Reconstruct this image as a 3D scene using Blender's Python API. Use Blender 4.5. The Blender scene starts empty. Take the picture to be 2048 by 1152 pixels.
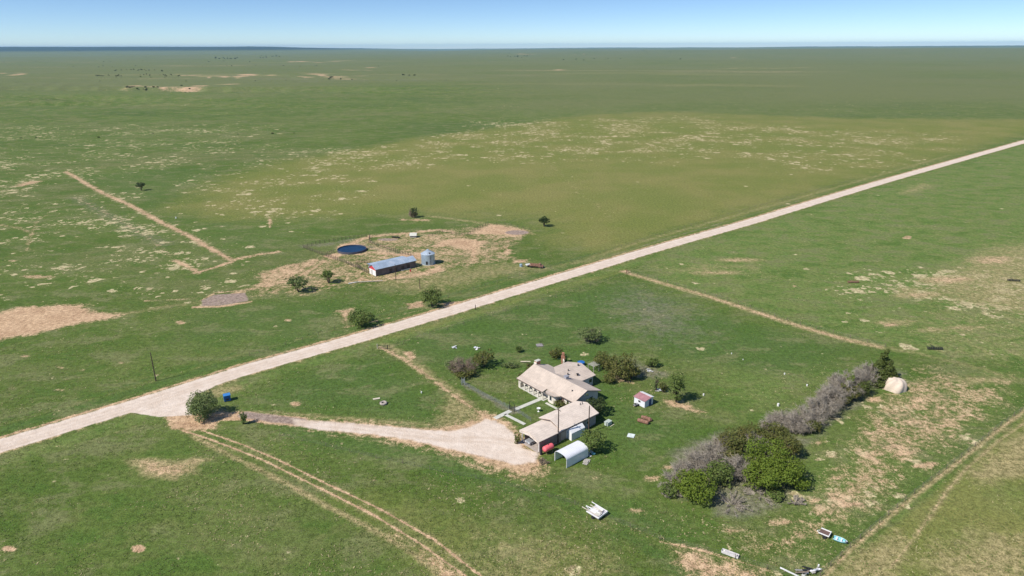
import bpy, math, random
import numpy as np

# ------------------------------------------------------------------ camera, world, sun
scene = bpy.context.scene
C = scene.collection
FPX, CAMH = 1360.0, 90.0
PITCH = math.atan((576 - 94) / FPX)
ROLL = math.radians(0.28)
cam_d = bpy.data.cameras.new("camera")
cam_d.sensor_width = 36.0
cam_d.lens = FPX / 2048 * 36.0
cam_d.clip_start = 1.0
cam_d.clip_end = 200000.0
cam = bpy.data.objects.new("camera", cam_d)
C.objects.link(cam)
cam.location = (0, 0, CAMH)
import mathutils
cam.rotation_euler = (mathutils.Matrix.Rotation(math.pi / 2 - PITCH, 3, 'X') @ mathutils.Matrix.Rotation(-ROLL, 3, 'Z')).to_euler()
scene.camera = cam

SUN_EL = math.radians(47)
SHADOW_AZ = math.radians(33)          # direction shadows fall, from +X towards +Y
sdir = mathutils.Vector((-math.cos(SHADOW_AZ) * math.cos(SUN_EL), -math.sin(SHADOW_AZ) * math.cos(SUN_EL), math.sin(SUN_EL)))
sun_d = bpy.data.lights.new("sun", 'SUN')
sun_d.energy = 4.9
sun_d.angle = math.radians(0.5)
sun_d.color = (1.0, 0.945, 0.86)
sun = bpy.data.objects.new("sun", sun_d)
C.objects.link(sun)
sun.rotation_euler = sdir.to_track_quat('Z', 'Y').to_euler()
sun.location = (-200, -150, 300)

w = bpy.data.worlds.new("World")
scene.world = w
w.use_nodes = True
nt = w.node_tree
sky = nt.nodes.new('ShaderNodeTexSky')
sky.sky_type = 'NISHITA'
sky.sun_disc = False
sky.sun_elevation = SUN_EL
sky.sun_rotation = math.atan2(sdir.x, sdir.y) % (2 * math.pi)
sky.altitude = 900
sky.air_density = 1.0
sky.dust_density = 0.0
sky.ozone_density = 6.0
bg = nt.nodes.get('Background') or nt.nodes.new('ShaderNodeBackground')
bg.inputs['Strength'].default_value = 0.125
tcw = nt.nodes.new('ShaderNodeTexCoord'); sep = nt.nodes.new('ShaderNodeSeparateXYZ'); com = nt.nodes.new('ShaderNodeCombineXYZ')
mz = nt.nodes.new('ShaderNodeMath'); mz.operation = 'MULTIPLY_ADD'; mz.inputs[1].default_value = 2.0; mz.inputs[2].default_value = 0.012
nrm = nt.nodes.new('ShaderNodeVectorMath'); nrm.operation = 'NORMALIZE'
nt.links.new(tcw.outputs['Generated'], sep.inputs[0]); nt.links.new(sep.outputs[2], mz.inputs[0])
nt.links.new(sep.outputs[0], com.inputs[0]); nt.links.new(sep.outputs[1], com.inputs[1]); nt.links.new(mz.outputs[0], com.inputs[2])
nt.links.new(com.outputs[0], nrm.inputs[0]); nt.links.new(nrm.outputs[0], sky.inputs['Vector'])   # clear dry air: the blue starts low over the horizon
nt.links.new(sky.outputs['Color'], bg.inputs['Color'])
out = nt.nodes.get('World Output') or nt.nodes.new('ShaderNodeOutputWorld')
nt.links.new(bg.outputs['Background'], out.inputs['Surface'])

scene.view_settings.view_transform = 'Standard'
scene.view_settings.look = 'None'
scene.view_settings.gamma = 1.0
scene.view_settings.exposure = 0.18
scene.render.engine = 'CYCLES'
scene.cycles.use_denoising = True
scene.cycles.max_bounces = 6
scene.cycles.volume_bounces = 1

rng = np.random.default_rng(7)
random.seed(7)

# ------------------------------------------------------------------ survey: photo pixel -> point on flat ground
def g(u, v, z=0.0):
    a, b = u - 1024.0, 576.0 - v
    c, s = math.cos(ROLL), math.sin(ROLL)
    x, y = a * c + b * s, -a * s + b * c
    fy = FPX * math.cos(PITCH) + y * math.sin(PITCH)
    fz = -FPX * math.sin(PITCH) + y * math.cos(PITCH)
    t = (z - CAMH) / fz
    return (x * t, fy * t)

# ------------------------------------------------------------------ numpy noise
def vnoise(x, y, seed=0):
    xi, yi = np.floor(x).astype(np.int64), np.floor(y).astype(np.int64)
    fx, fy = x - xi, y - yi
    fx, fy = fx * fx * (3 - 2 * fx), fy * fy * (3 - 2 * fy)
    def h(a, b):
        n = (a * 374761393 + b * 668265263 + seed * 974634777) & 0xffffffff
        n = ((n ^ (n >> 13)) * 1274126177) & 0xffffffff
        return ((n ^ (n >> 16)) & 0xffff) / 65535.0
    return (h(xi, yi) * (1 - fx) + h(xi + 1, yi) * fx) * (1 - fy) + (h(xi, yi + 1) * (1 - fx) + h(xi + 1, yi + 1) * fx) * fy

def fbm(x, y, sc, oct=4, seed=0):
    r, a, t = 0, 1, 0
    for i in range(oct):
        r = r + a * vnoise(x / sc, y / sc, seed + i * 17)
        t += a; a *= .5; sc *= .5
    return r / t

# ------------------------------------------------------------------ node helpers
class N:
    def __init__(s, mat):
        mat.use_nodes = True
        s.t = mat.node_tree; s.t.nodes.clear()
        s.out = s.t.nodes.new('ShaderNodeOutputMaterial')
    def new(s, k): return s.t.nodes.new(k)
    def put(s, sock, v):
        if isinstance(v, bpy.types.NodeSocket): s.t.links.new(v, sock)
        elif isinstance(v, (tuple, list)):
            sock.default_value = (*v, 1) if len(v) == 3 and len(sock.default_value) == 4 else v
        else: sock.default_value = v
    def noise(s, vec, scale, detail=3, rough=.55, dist=0.0):
        n = s.new('ShaderNodeTexNoise'); s.put(n.inputs['Vector'], vec)
        n.inputs['Scale'].default_value = scale; n.inputs['Detail'].default_value = detail
        n.inputs['Roughness'].default_value = rough; n.inputs['Distortion'].default_value = dist
        return n.outputs['Fac']
    def m(s, op, a, b=0.0, clamp=False):
        n = s.new('ShaderNodeMath'); n.operation = op; n.use_clamp = clamp
        s.put(n.inputs[0], a); s.put(n.inputs[1], b); return n.outputs[0]
    def ss(s, v, lo, hi, a=0.0, b=1.0):
        n = s.new('ShaderNodeMapRange'); n.interpolation_type = 'SMOOTHSTEP'
        s.put(n.inputs['Value'], v); s.put(n.inputs['From Min'], lo); s.put(n.inputs['From Max'], hi)
        s.put(n.inputs['To Min'], a); s.put(n.inputs['To Max'], b); return n.outputs['Result']
    def mix(s, f, a, b, mode='MIX'):
        n = s.new('ShaderNodeMix'); n.data_type = 'RGBA'; n.blend_type = mode
        s.put(n.inputs[0], f); s.put(n.inputs[6], a); s.put(n.inputs[7], b); return n.outputs[2]
    def scale(s, col, f):
        n = s.new('ShaderNodeVectorMath'); n.operation = 'SCALE'
        s.put(n.inputs[0], col); s.put(n.inputs['Scale'], f); return n.outputs[0]
    def vmul(s, vec, v):
        n = s.new('ShaderNodeVectorMath'); n.operation = 'MULTIPLY'
        s.put(n.inputs[0], vec); n.inputs[1].default_value = v; return n.outputs[0]
    def attr(s, name):
        n = s.new('ShaderNodeAttribute'); n.attribute_name = name
        x = s.new('ShaderNodeSeparateColor'); s.t.links.new(n.outputs['Color'], x.inputs[0]); return x.outputs[0], x.outputs[1], x.outputs[2]
    def alpha(s, name):
        n = s.new('ShaderNodeAttribute'); n.attribute_name = name; return n.outputs['Alpha']
    def bsdf(s, col, rough=.9, metal=0.0, bump=None, bs=.5, bd=.1, spec=.3):
        b = s.new('ShaderNodeBsdfPrincipled')
        s.put(b.inputs['Base Color'], col); s.put(b.inputs['Roughness'], rough); s.put(b.inputs['Metallic'], metal)
        b.inputs['Specular IOR Level'].default_value = spec
        if bump is not None:
            k = s.new('ShaderNodeBump'); k.inputs['Strength'].default_value = bs; k.inputs['Distance'].default_value = bd
            s.put(k.inputs['Height'], bump); s.t.links.new(k.outputs[0], b.inputs['Normal'])
        s.t.links.new(b.outputs[0], s.out.inputs['Surface']); return b

MATS = {}
def mat(name, col, rough=.8, metal=0., var=.18, sc=1.5, tint=None, stripe=None, spec=.3):
    """plain surface with blotchy wear; stripe=(axis, spacing) adds ribs or seams"""
    if name in MATS: return MATS[name]
    m = bpy.data.materials.new(name); n = N(m)
    tc = n.new('ShaderNodeTexCoord').outputs['Object']
    a = n.noise(tc, sc, 5, .65); b = n.noise(tc, sc * 7, 3, .6)
    f = n.m('ADD', n.m('MULTIPLY', a, .65), n.m('MULTIPLY', b, .35))
    dark = tuple(c * (1 - var * 1.6) for c in col)
    lite = tuple(min(1, c * (1 + var * .8)) for c in col)
    c = n.mix(n.ss(f, .3, .7), dark, lite)
    if tint: c = n.mix(n.ss(a, .52, .68, 0, .75), c, tint)
    bump = b
    if stripe:
        ax, sp = stripe
        sx = n.new('ShaderNodeSeparateXYZ'); n.t.links.new(tc, sx.inputs[0])
        wv = n.m('SINE', n.m('MULTIPLY', sx.outputs[ax], 2 * math.pi / sp))
        line = n.ss(wv, .75, 1.0)
        c = n.mix(n.m('MULTIPLY', line, .28), c, tuple(k * .55 for k in col))
        bump = n.m('ADD', b, n.m('MULTIPLY', wv, .5))
    n.bsdf(c, rough, metal, bump, .35, .03, spec)
    MATS[name] = m; return m

def leafmat(name, c1, c2, c3=None, trans=.32):
    if name in MATS: return MATS[name]
    m = bpy.data.materials.new(name); n = N(m)
    geo = n.new('ShaderNodeNewGeometry')
    tc = n.new('ShaderNodeTexCoord').outputs['Object']
    r = geo.outputs['Random Per Island']
    c = n.mix(r, c1, c2)
    c = n.mix(n.ss(n.noise(tc, .55, 3, .6), .45, .66, 0, .8), c, c3 or c2)
    d = n.bsdf(c, .65, spec=.2)
    t = n.new('ShaderNodeBsdfTranslucent'); n.put(t.inputs[0], c)
    x = n.new('ShaderNodeMixShader'); x.inputs[0].default_value = trans
    n.t.links.new(d.outputs[0], x.inputs[1]); n.t.links.new(t.outputs[0], x.inputs[2])
    n.t.links.new(x.outputs[0], n.out.inputs['Surface'])
    MATS[name] = m; return m

# ------------------------------------------------------------------ object helpers
def tag(o, label=None, cat=None, group=None, kind=None):
    if label: o['label'] = label
    if cat: o['category'] = cat
    if group: o['group'] = group
    if kind: o['kind'] = kind
    return o
def empty(name, loc=(0, 0, 0), rz=0.0, label=None, cat=None, group=None):
    o = bpy.data.objects.new(name, None); C.objects.link(o)
    o.location = loc; o.rotation_euler = (0, 0, rz); o.empty_display_size = .5
    return tag(o, label, cat, group)
def npmesh(name, v, f, m, parent=None, smooth=False):
    """v (n,3), f (k,3|4) arrays -> one mesh object"""
    me = bpy.data.meshes.new(name); v = np.asarray(v, np.float32); f = np.asarray(f, np.int32); k = f.shape[1]
    me.vertices.add(len(v)); me.vertices.foreach_set('co', v.ravel())
    me.loops.add(f.size); me.loops.foreach_set('vertex_index', f.ravel())
    me.polygons.add(len(f)); me.polygons.foreach_set('loop_start', np.arange(0, f.size, k, dtype=np.int32))
    me.polygons.foreach_set('loop_total', np.full(len(f), k, np.int32))
    me.update(calc_edges=True)
    if smooth: me.polygons.foreach_set('use_smooth', np.ones(len(f), bool))
    if m: me.materials.append(m)
    o = bpy.data.objects.new(name, me); C.objects.link(o)
    if parent: o.parent = parent
    return o
class MB:
    def __init__(s): s.v = []; s.f = []; s.sm = False
    def add(s, vs, fs):
        b = len(s.v); s.v += [tuple(p) for p in vs]; s.f += [tuple(i + b for i in f) for f in fs]; return s
    def box(s, c, d, rz=0.0, tilt=None):
        R = mathutils.Matrix.Rotation(rz, 3, 'Z')
        if tilt: R = R @ mathutils.Matrix.Rotation(tilt[1], 3, tilt[0])
        vs = [R @ mathutils.Vector((x * d[0] / 2, y * d[1] / 2, z * d[2] / 2)) + mathutils.Vector(c)
              for x in (-1, 1) for y in (-1, 1) for z in (-1, 1)]
        return s.add(vs, [(0, 1, 3, 2), (4, 6, 7, 5), (0, 4, 5, 1), (2, 3, 7, 6), (0, 2, 6, 4), (1, 5, 7, 3)])
    def b2(s, lo, hi): return s.box([(a + b) / 2 for a, b in zip(lo, hi)], [b - a for a, b in zip(lo, hi)])
    def tube(s, p0, p1, r0, r1=None, n=8, cap=True):
        r1 = r0 if r1 is None else r1
        p0, p1 = mathutils.Vector(p0), mathutils.Vector(p1); d = (p1 - p0).normalized()
        a = d.orthogonal().normalized(); b = d.cross(a)
        vs = [p + (a * math.cos(2 * math.pi * i / n) + b * math.sin(2 * math.pi * i / n)) * r for p, r in ((p0, r0), (p1, r1)) for i in range(n)]
        fs = [(i, (i + 1) % n, n + (i + 1) % n, n + i) for i in range(n)]
        if cap: fs += [tuple(range(n))[::-1], tuple(range(n, 2 * n))]
        return s.add(vs, fs)
    def lathe(s, prof, n=24, c=(0, 0, 0), axis='z', closed=False):
        vs = []
        for r, z in prof:
            for i in range(n):
                t = 2 * math.pi * i / n; x, y = r * math.cos(t), r * math.sin(t)
                p = (x, y, z) if axis == 'z' else ((z, x, y) if axis == 'x' else (x, z, y))
                vs.append((p[0] + c[0], p[1] + c[1], p[2] + c[2]))
        k = len(prof); fs = []
        for j in range(k if closed else k - 1):
            j2 = (j + 1) % k
            fs += [(j * n + i, j * n + (i + 1) % n, j2 * n + (i + 1) % n, j2 * n + i) for i in range(n)]
        return s.add(vs, fs)
    def ext(s, poly, axis, a0, a1):
        """poly in the plane across axis: axis 'u' -> (v,z), axis 'v' -> (u,z), axis 'z' -> (u,v)"""
        n = len(poly); vs = []
        for a in (a0, a1):
            for p, q in poly: vs.append((a, p, q) if axis == 'u' else ((p, a, q) if axis == 'v' else (p, q, a)))
        return s.add(vs, [(i, (i + 1) % n, n + (i + 1) % n, n + i) for i in range(n)] + [tuple(range(n))[::-1], tuple(range(n, 2 * n))])
    def ball(s, c, r, n=12, sq=(1, 1, 1)):
        prof = [(max(.001, math.sin(math.pi * j / (n // 2))) * r, -math.cos(math.pi * j / (n // 2)) * r) for j in range(n // 2 + 1)]
        t = MB().lathe(prof, n); return s.add([(x * sq[0] + c[0], y * sq[1] + c[1], z * sq[2] + c[2]) for x, y, z in t.v], t.f)
    def build(s, name, m, parent=None, smooth=False):
        me = bpy.data.meshes.new(name); me.from_pydata(s.v, [], s.f); me.update()
        import bmesh
        bm = bmesh.new(); bm.from_mesh(me); bmesh.ops.recalc_face_normals(bm, faces=bm.faces); bm.to_mesh(me); bm.free()
        if smooth:
            for p in me.polygons: p.use_smooth = True
        me.materials.append(m)
        o = bpy.data.objects.new(name, me); C.objects.link(o)
        if parent: o.parent = parent
        return o
def copy_thing(o, parent=None):
    c = o.copy(); C.objects.link(c); c.parent = parent
    for ch in list(o.children): copy_thing(ch, c)
    return c

# ------------------------------------------------------------------ ground features, surveyed as outlines
CH = {'dirt': 0, 'dry': 1, 'gravel': 2, 'olive': 3, 'lush': 4, 'litter': 5, 'speck': 6, 'wet': 7, 'far': 8, 'fresh': 9}
FEAT = []
def poly(ch, pts, soft=1.5, k=1.0):
    FEAT.append(('p', CH[ch], np.array([g(*p) for p in pts]), soft, 0, k))
def line(ch, pts, width, soft=1.0, k=1.0):
    FEAT.append(('l', CH[ch], np.array([g(*p) for p in pts]), soft, width / 2, k))
def ell(ch, c, rx, ry, soft=1.0, k=1.0):
    poly(ch, [(c[0] + rx * math.cos(t), c[1] + ry * math.sin(t)) for t in np.linspace(0, 2 * math.pi, 14)[:-1]], soft, k)

ROAD = [(-260, 978), (0, 892), (130, 853), (300, 801), (500, 737), (700, 681), (900, 622), (1060, 573), (1170, 540), (1275, 508), (1369, 481), (1500, 444), (1640, 401), (1774, 361), (2048, 283.5), (2400, 187)]
line('gravel', ROAD, 7.3, 1.3)
line('dirt', ROAD, 9.0, 2.4, .72)
line('dry', ROAD, 13.0, 4, .55)
def offset_line(ch, pts, off, width, soft, k):
    P = np.array([g(*p) for p in pts]); T = np.gradient(P, axis=0); T /= np.linalg.norm(T, axis=1)[:, None]
    FEAT.append(('l', CH[ch], P + np.stack([-T[:, 1], T[:, 0]], 1) * off, soft, width / 2, k))
for o_ in (-2.1, -.5, 1.3): offset_line('wet', ROAD, o_, .6, .5, .6)
DC = [(600, 845), (700, 853), (800, 865), (900, 878), (980, 880), (1045, 890)]
for o_ in (-1.0, .9): offset_line('wet', DC, o_, .6, .5, .6)
poly('gravel', [(215, 822), (300, 795), (400, 757), (470, 748), (425, 775), (388, 792), (378, 815), (385, 830), (318, 834), (270, 826)], .8)
poly('dirt', [(330, 830), (380, 826), (440, 838), (430, 858), (385, 862), (345, 858)], 2)
line('dirt', [(300, 792), (410, 762), (520, 728), (640, 692), (700, 670)], 3.0, 1.5, .62)
poly('dry', [(385, 785), (440, 768), (500, 766), (490, 780), (430, 800)], 2.5, .75)
line('dirt', [(430, 832), (480, 832), (540, 838), (600, 843)], 4.6, 1.2)
line('wet', [(490, 830), (540, 836), (600, 843)], 4.0, 1.4, .8)
DRIVE = [(585, 838), (640, 842), (710, 847), (780, 853), (850, 860), (910, 862), (945, 852), (970, 838), (992, 842), (1016, 856), (1032, 872), (1045, 895), (1076, 906), (1070, 925), (1030, 930), (960, 912), (900, 898), (820, 880), (740, 868), (640, 860), (590, 850)]
poly('gravel', DRIVE, 2.0)
poly('dry', [(860, 850), (890, 780), (930, 800), (985, 826), (1010, 850), (930, 862)], 3, .7)
poly('dirt', [(890, 852), (935, 834), (985, 824), (1015, 838), (1030, 862), (960, 866)], 3, .56)
poly('dirt', [(560, 832), (700, 838), (850, 850), (920, 846), (965, 820), (1010, 832), (1040, 860), (1085, 905), (1100, 935), (1080, 962), (1000, 945), (900, 912), (780, 886), (640, 866), (560, 848)], 3, .72)
line('dry', [(420, 822), (520, 824), (640, 832), (760, 842), (860, 850)], 2.6, 1.6, .7)
line('dirt', [(600, 858), (700, 876), (820, 892), (900, 914), (960, 936), (1060, 960)], 3.0, 2.2, .56)
poly('dry', [(1010, 930), (1085, 930), (1110, 960), (1070, 985), (1020, 960)], 4, .62)
# two-rut tracks
R1 = [(345, 842), (376, 851), (430, 870), (487, 890), (555, 919), (654, 968), (760, 1018), (872, 1082), (960, 1151), (1040, 1220)]
R2 = [(340, 850), (360, 859), (420, 879), (471, 898), (523, 919), (560, 937), (635, 974), (747, 1030), (841, 1088), (929, 1151), (1000, 1215)]
R3 = [(385, 872), (450, 905), (574, 967), (650, 1010), (760, 1066), (840, 1115), (900, 1170)]
line('dirt', R1, .62, .42, .9); line('dirt', R2, .62, .42, .92)
line('dry', R1, 2.4, 1.4, .62); line('dry', R2, 2.6, 1.4, .62)
line('dry', R3, 1.8, 1.0, .9); line('dirt', R3, .7, .6, .5)
poly('dirt', [(770, 1060), (830, 1078), (905, 1130), (940, 1160), (880, 1165), (820, 1100)], 2.5, .68)
ell('dirt', (600, 1002), 22, 8, 2, .5); ell('dirt', (500, 930), 14, 5, 2, .5)
for k in range(5):
    x = 1010 + 62 * k
    line('dry', [(x - 60 + 10 * k, 990), (x + 30, 1060), (x + 110, 1160)], 1.3, 1.2, .48)
    line('olive', [(x - 60, 985), (x + 30, 1060), (x + 130, 1160)], 5, 4, .5)
# right-hand rough strip, fence line and tan field
RF = [(2200, 716), (2048, 822), (2001, 857), (1922, 920), (1811, 1006), (1700, 1100), (1653, 1148), (1560, 1240)]
RF2 = [(2200, 745), (2048, 847), (2001, 879), (1938, 933), (1922, 949), (1890, 987), (1859, 1034), (1827, 1078), (1773, 1145), (1730, 1200)]
line('dirt', RF, .7, .6, .62); line('dirt', RF2, .5, .5, .6); line('dry', RF, 1.4, .8, 1)
line('dry', RF2, 1.2, .9, .95)
poly('olive', [(2260, 700), (2048, 828), (1660, 1146), (1560, 1250), (2300, 1250)], 1.5, .68)
poly('dry', [(1700, 1105), (1800, 1060), (1830, 1080), (1780, 1250), (1600, 1250), (1640, 1160)], 5, .95)
poly('dry', [(1925, 940), (2048, 850), (2200, 800), (2200, 930), (2060, 960), (1960, 970)], 5, .95)
poly('dry', [(1850, 1090), (1960, 1050), (2100, 1070), (2100, 1250), (1820, 1250)], 8, .85)
poly('dirt', [(1450, 1110), (1430, 1055), (1530, 1040), (1610, 960), (1700, 830), (1790, 740), (1850, 720), (1960, 760), (2048, 740), (2048, 812), (1900, 930), (1790, 1020), (1660, 1130), (1560, 1150)], 8, .495)
poly('speck', [(1450, 1110), (1430, 1055), (1530, 1040), (1610, 960), (1700, 830), (1790, 740), (1850, 720), (1960, 760), (2048, 740), (2048, 812), (1900, 930), (1790, 1020), (1660, 1130), (1560, 1150)], 4, .6)
line('lush', [(2048, 806), (1900, 915), (1811, 985), (1700, 1075), (1640, 1130)], 7, 4, .5)
line('dirt', [(2048, 812), (1990, 856), (1900, 922), (1811, 994), (1700, 1088)], 1.0, 1.2, .46)
for c, rx, ry in [((1310, 955), 26, 9), ((1335, 935), 14, 6), ((1274, 1021), 24, 8), ((1748, 798), 20, 9), ((1885, 852), 26, 9), ((1905, 872), 16, 7), ((1640, 885), 18, 6), ((1660, 940), 22, 8),
                  ((1680, 955), 26, 9), ((1720, 900), 18, 6), ((1560, 1045), 36, 10), ((1480, 1062), 46, 10), ((1700, 1010), 40, 12), ((1630, 1000), 30, 10), ((1850, 930), 36, 12), ((1760, 960), 30, 9),
                  ((1780, 650), 20, 6), ((1610, 1075), 16, 6), ((1190, 955), 10, 4), ((1130, 700 + 255), 6, 3)]:
    ell('dirt', c, rx, ry, 2.0, .66)
poly('dirt', [(1320, 1085), (1380, 1090), (1470, 1116), (1560, 1150), (1560, 1250), (1380, 1250), (1340, 1150)], 4, .6)
line('dirt', [(1320, 1083), (1400, 1100), (1470, 1120), (1540, 1142)], 1.4, .8, .6)
line('dry', [(1000, 968), (1100, 990), (1200, 1025), (1320, 1083)], 1.0, .8, .5)
# field lane beyond the yard
LANE = [(1255, 546), (1330, 568), (1400, 588), (1500, 620), (1600, 653), (1700, 681), (1762, 694)]
line('dirt', LANE, 2.4, 1.6, .66); line('dry', LANE, 4.4, 1.8, .95)
line('dry', [(1762, 694), (1830, 705), (1900, 722), (2048, 760)], 6, 3, .55)
line('dry', [(1290, 548), (1370, 572), (1480, 602), (1600, 640), (1700, 672), (1800, 700), (1900, 742)], 2, 1.5, .5)
line('dry', [(1255, 548), (1150, 578), (1050, 606), (960, 634), (860, 664)], 2.2, 1.6, .5)
line('olive', [(1255, 540), (1150, 566), (1050, 596), (960, 624), (760, 680)], 7, 3, .55)
ell('dirt', (1250, 543), 16, 4, 2, .6)
poly('dry', [(1280, 530), (1400, 520), (1530, 525), (1540, 545), (1420, 555), (1300, 550)], 9, .5)
poly('dry', [(1820, 560), (1950, 490), (2048, 478), (2200, 480), (2200, 660), (2040, 640), (1930, 620), (1850, 600)], 14, .66)
for c_, a_, b_ in (((1840, 590), 60, 9), ((1790, 645), 46, 8), ((1900, 560), 70, 12), ((1985, 520), 60, 12), ((1870, 660), 40, 7), ((1960, 760), 70, 10), ((1930, 655), 50, 7), ((1430, 545), 60, 6), ((1480, 520), 50, 6), ((2010, 860), 30, 10)):
    ell('dry', c_, a_, b_, 4, .85); ell('dirt', c_, a_ * .8, b_ * .8, 4, .52)
poly('dry', [(1760, 570), (1850, 570), (1880, 590), (1800, 600)], 6, .66)
poly('dry', [(1740, 640), (1830, 630), (1850, 655), (1770, 662)], 6, .56)
poly('speck', [(1700, 560), (2048, 520), (2200, 560), (2200, 720), (1900, 720), (1740, 660)], 12, 1.1)
# gate lane to the yard
line('dirt', [(762, 694), (800, 714), (850, 748), (895, 782), (930, 806), (960, 826)], 2.6, 1.5, .66)
line('dry', [(770, 690), (830, 728), (890, 772), (950, 822)], 6, 2.5, .64)
poly('dirt', [(800, 702), (830, 700), (836, 718), (818, 724)], 1.5, .7)
line('dry', [(700, 694), (765, 690), (830, 690)], 2.5, 1.5, .5)
# barn yard
poly('dirt', [(480, 600), (505, 545), (640, 506), (690, 482), (760, 470), (880, 458), (960, 444), (1066, 455), (1068, 475), (1035, 500), (1062, 522), (1000, 530), (905, 545), (880, 565), (760, 572), (600, 594)], 9, .495)
poly('dry', [(700, 575), (760, 556), (900, 530), (1000, 520), (1075, 520), (1100, 540), (960, 570), (860, 600), (800, 590)], 9, .6)
poly('dirt', [(590, 590), (650, 575), (705, 556), (733, 543), (740, 556), (762, 557), (838, 541), (886, 527), (905, 540), (860, 551), (800, 561), (745, 566), (700, 565), (655, 580), (610, 592)], 4, .72)
poly('dry', [(790, 560), (900, 538), (920, 560), (900, 585), (850, 592), (820, 575)], 4, .6)
poly('dirt', [(855, 491), (883, 478), (918, 473), (971, 480), (985, 485), (967, 492), (967, 503), (960, 521), (936, 524), (929, 503), (894, 494), (865, 500)], 6, .85)
poly('dirt', [(909, 466), (945, 461), (967, 450), (978, 446), (1011, 450), (1055, 459), (1064, 468), (1029, 477), (997, 471), (950, 470)], 6, .85)
poly('dirt', [(995, 482), (1010, 487), (1025, 500), (1020, 510), (1002, 508), (1006, 500)], 3, .8)
poly('dirt', [(1024, 518), (1059, 518), (1057, 526), (1026, 527)], 2.5, .75)
line('dry', [(868, 433), (920, 440), (978, 448)], 5, 3, .75)
line('dirt', [(700, 487), (740, 473), (800, 468), (880, 460), (912, 465)], 7, 4, .72)
line('dry', [(760, 478), (830, 478), (880, 470)], 8, 5, .6)
ell('dirt', (840, 440), 30, 3.2, 3, .64); ell('dirt', (808, 439), 10, 3, 3, .7)
ell('dirt', (540, 445), 6, 12, 2, .7)
ell('wet', (1034, 465), 24, 4.5, 2); ell('wet', (775, 479), 22, 2.5, 2, .9)
poly('dirt', [(720, 505), (740, 500), (800, 505), (850, 503), (870, 515), (880, 530), (830, 520)], 3, .72)
ell('dirt', (704, 497), 34, 12, 2, .75); poly('dirt', [(640, 512), (675, 504), (690, 512), (660, 520)], 2, .8)
line('litter', [(612, 492), (660, 488), (700, 480)], 8, 5, .7); line('litter', [(735, 492), (780, 505), (820, 512)], 5, 4, .9)
poly('dirt', [(500, 548), (560, 530), (640, 513), (658, 519), (612, 545), (560, 572), (520, 584), (495, 576), (510, 560)], 4, .6)
line('dirt', [(455, 592), (500, 578), (560, 566), (610, 546), (650, 522)], 5, 3, .72)
poly('wet', [(402, 601), (430, 589), (490, 586), (497, 602), (440, 611), (404, 612)], 1.5)
line('dirt', [(388, 614), (440, 613), (500, 604)], 2.5, 1.2, .8); line('dirt', [(400, 602), (430, 586), (480, 581)], 2.2, 1.2, .7)
poly('dirt', [(-120, 660), (0, 624), (40, 612), (165, 607), (200, 622), (255, 628), (215, 640), (130, 655), (60, 672), (0, 682), (-100, 720)], 5, .84)
line('dry', [(200, 632), (270, 624), (340, 612), (400, 606)], 5, 3, .62); line('dirt', [(290, 602), (345, 599), (392, 597)], 3, 2.5, .6)
line('dry', [(200, 650), (330, 634), (450, 622)], 2, 1.5, .5)
poly('dirt', [(662, 619), (716, 612), (704, 646), (684, 656)], 3.5, .62); line('dirt', [(690, 655), (780, 636), (870, 612)], 1.8, 1.6, .6)
poly('dirt', [(806, 606), (850, 600), (856, 614), (815, 620)], 2, .68)
poly('dirt', [(870, 607), (925, 600), (935, 612), (900, 618)], 2, .75)
line('dry', [(1030, 548), (1100, 536), (1180, 520)], 8, 5, .6)
line('dry', [(1180, 516), (1300, 478), (1500, 423), (1700, 367), (1900, 310)], 5, 3, .62)
line('wet', [(1200, 518), (1330, 478), (1500, 430), (1650, 386)], 1.6, 1.2, .6)
line('wet', [(560, 706), (640, 685), (700, 668)], 1.2, 1.0, .55)
# stripe fields to the far left
L1 = [(132, 343), (165, 363), (205, 386), (264, 412), (330, 449), (379, 472), (412, 492), (462, 519)]
line('dirt', L1, 4.6, 3, .8)
line('dirt', [(462, 520), (500, 512), (555, 504)], 6, 3, .64); line('dirt', [(390, 546), (430, 535), (470, 521)], 3.5, 2, .75)
line('dirt', [(150, 395), (200, 420), (255, 450), (300, 478), (350, 518), (395, 544)], 3.0, 4, .62); line('speck', [(150, 395), (255, 450), (350, 518), (395, 544)], 14, 8, 1.6); line('litter', [(150, 395), (255, 452), (330, 490)], 12, 8, .6); line('dirt', [(350, 520), (380, 535), (400, 546)], 4, 2.5, .72)
line('dry', [(132, 343), (250, 330), (400, 318)], 9, 7, .55)
poly('dirt', [(20, 374), (50, 362), (90, 360), (80, 366), (40, 374)], 6, .72)
line('dirt', [(55, 500), (62, 470), (75, 440), (95, 430)], 3, 3, .6); line('dirt', [(0, 450), (30, 454), (60, 465)], 4, 3, .6)
ell('dirt', (75, 553), 36, 4.5, 3, .7); ell('dirt', (30, 522), 16, 3, 3, .6)
poly('speck', [(-100, 300), (140, 320), (460, 540), (420, 590), (-100, 600)], 25, .66)
poly('speck', [(-200, 250), (520, 250), (560, 330), (420, 350), (-200, 330)], 30, .42)
poly('speck', [(380, 345), (560, 330), (720, 335), (700, 420), (560, 440), (420, 400)], 18, .72)
poly('speck', [(560, 300), (860, 290), (860, 330), (600, 345)], 18, .8)
poly('speck', [(950, 245), (1420, 232), (1520, 300), (1300, 320), (940, 320), (820, 310)], 25, .8)
poly('speck', [(1420, 245), (1900, 270), (1850, 330), (1600, 345), (1450, 310)], 25, .55)
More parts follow.
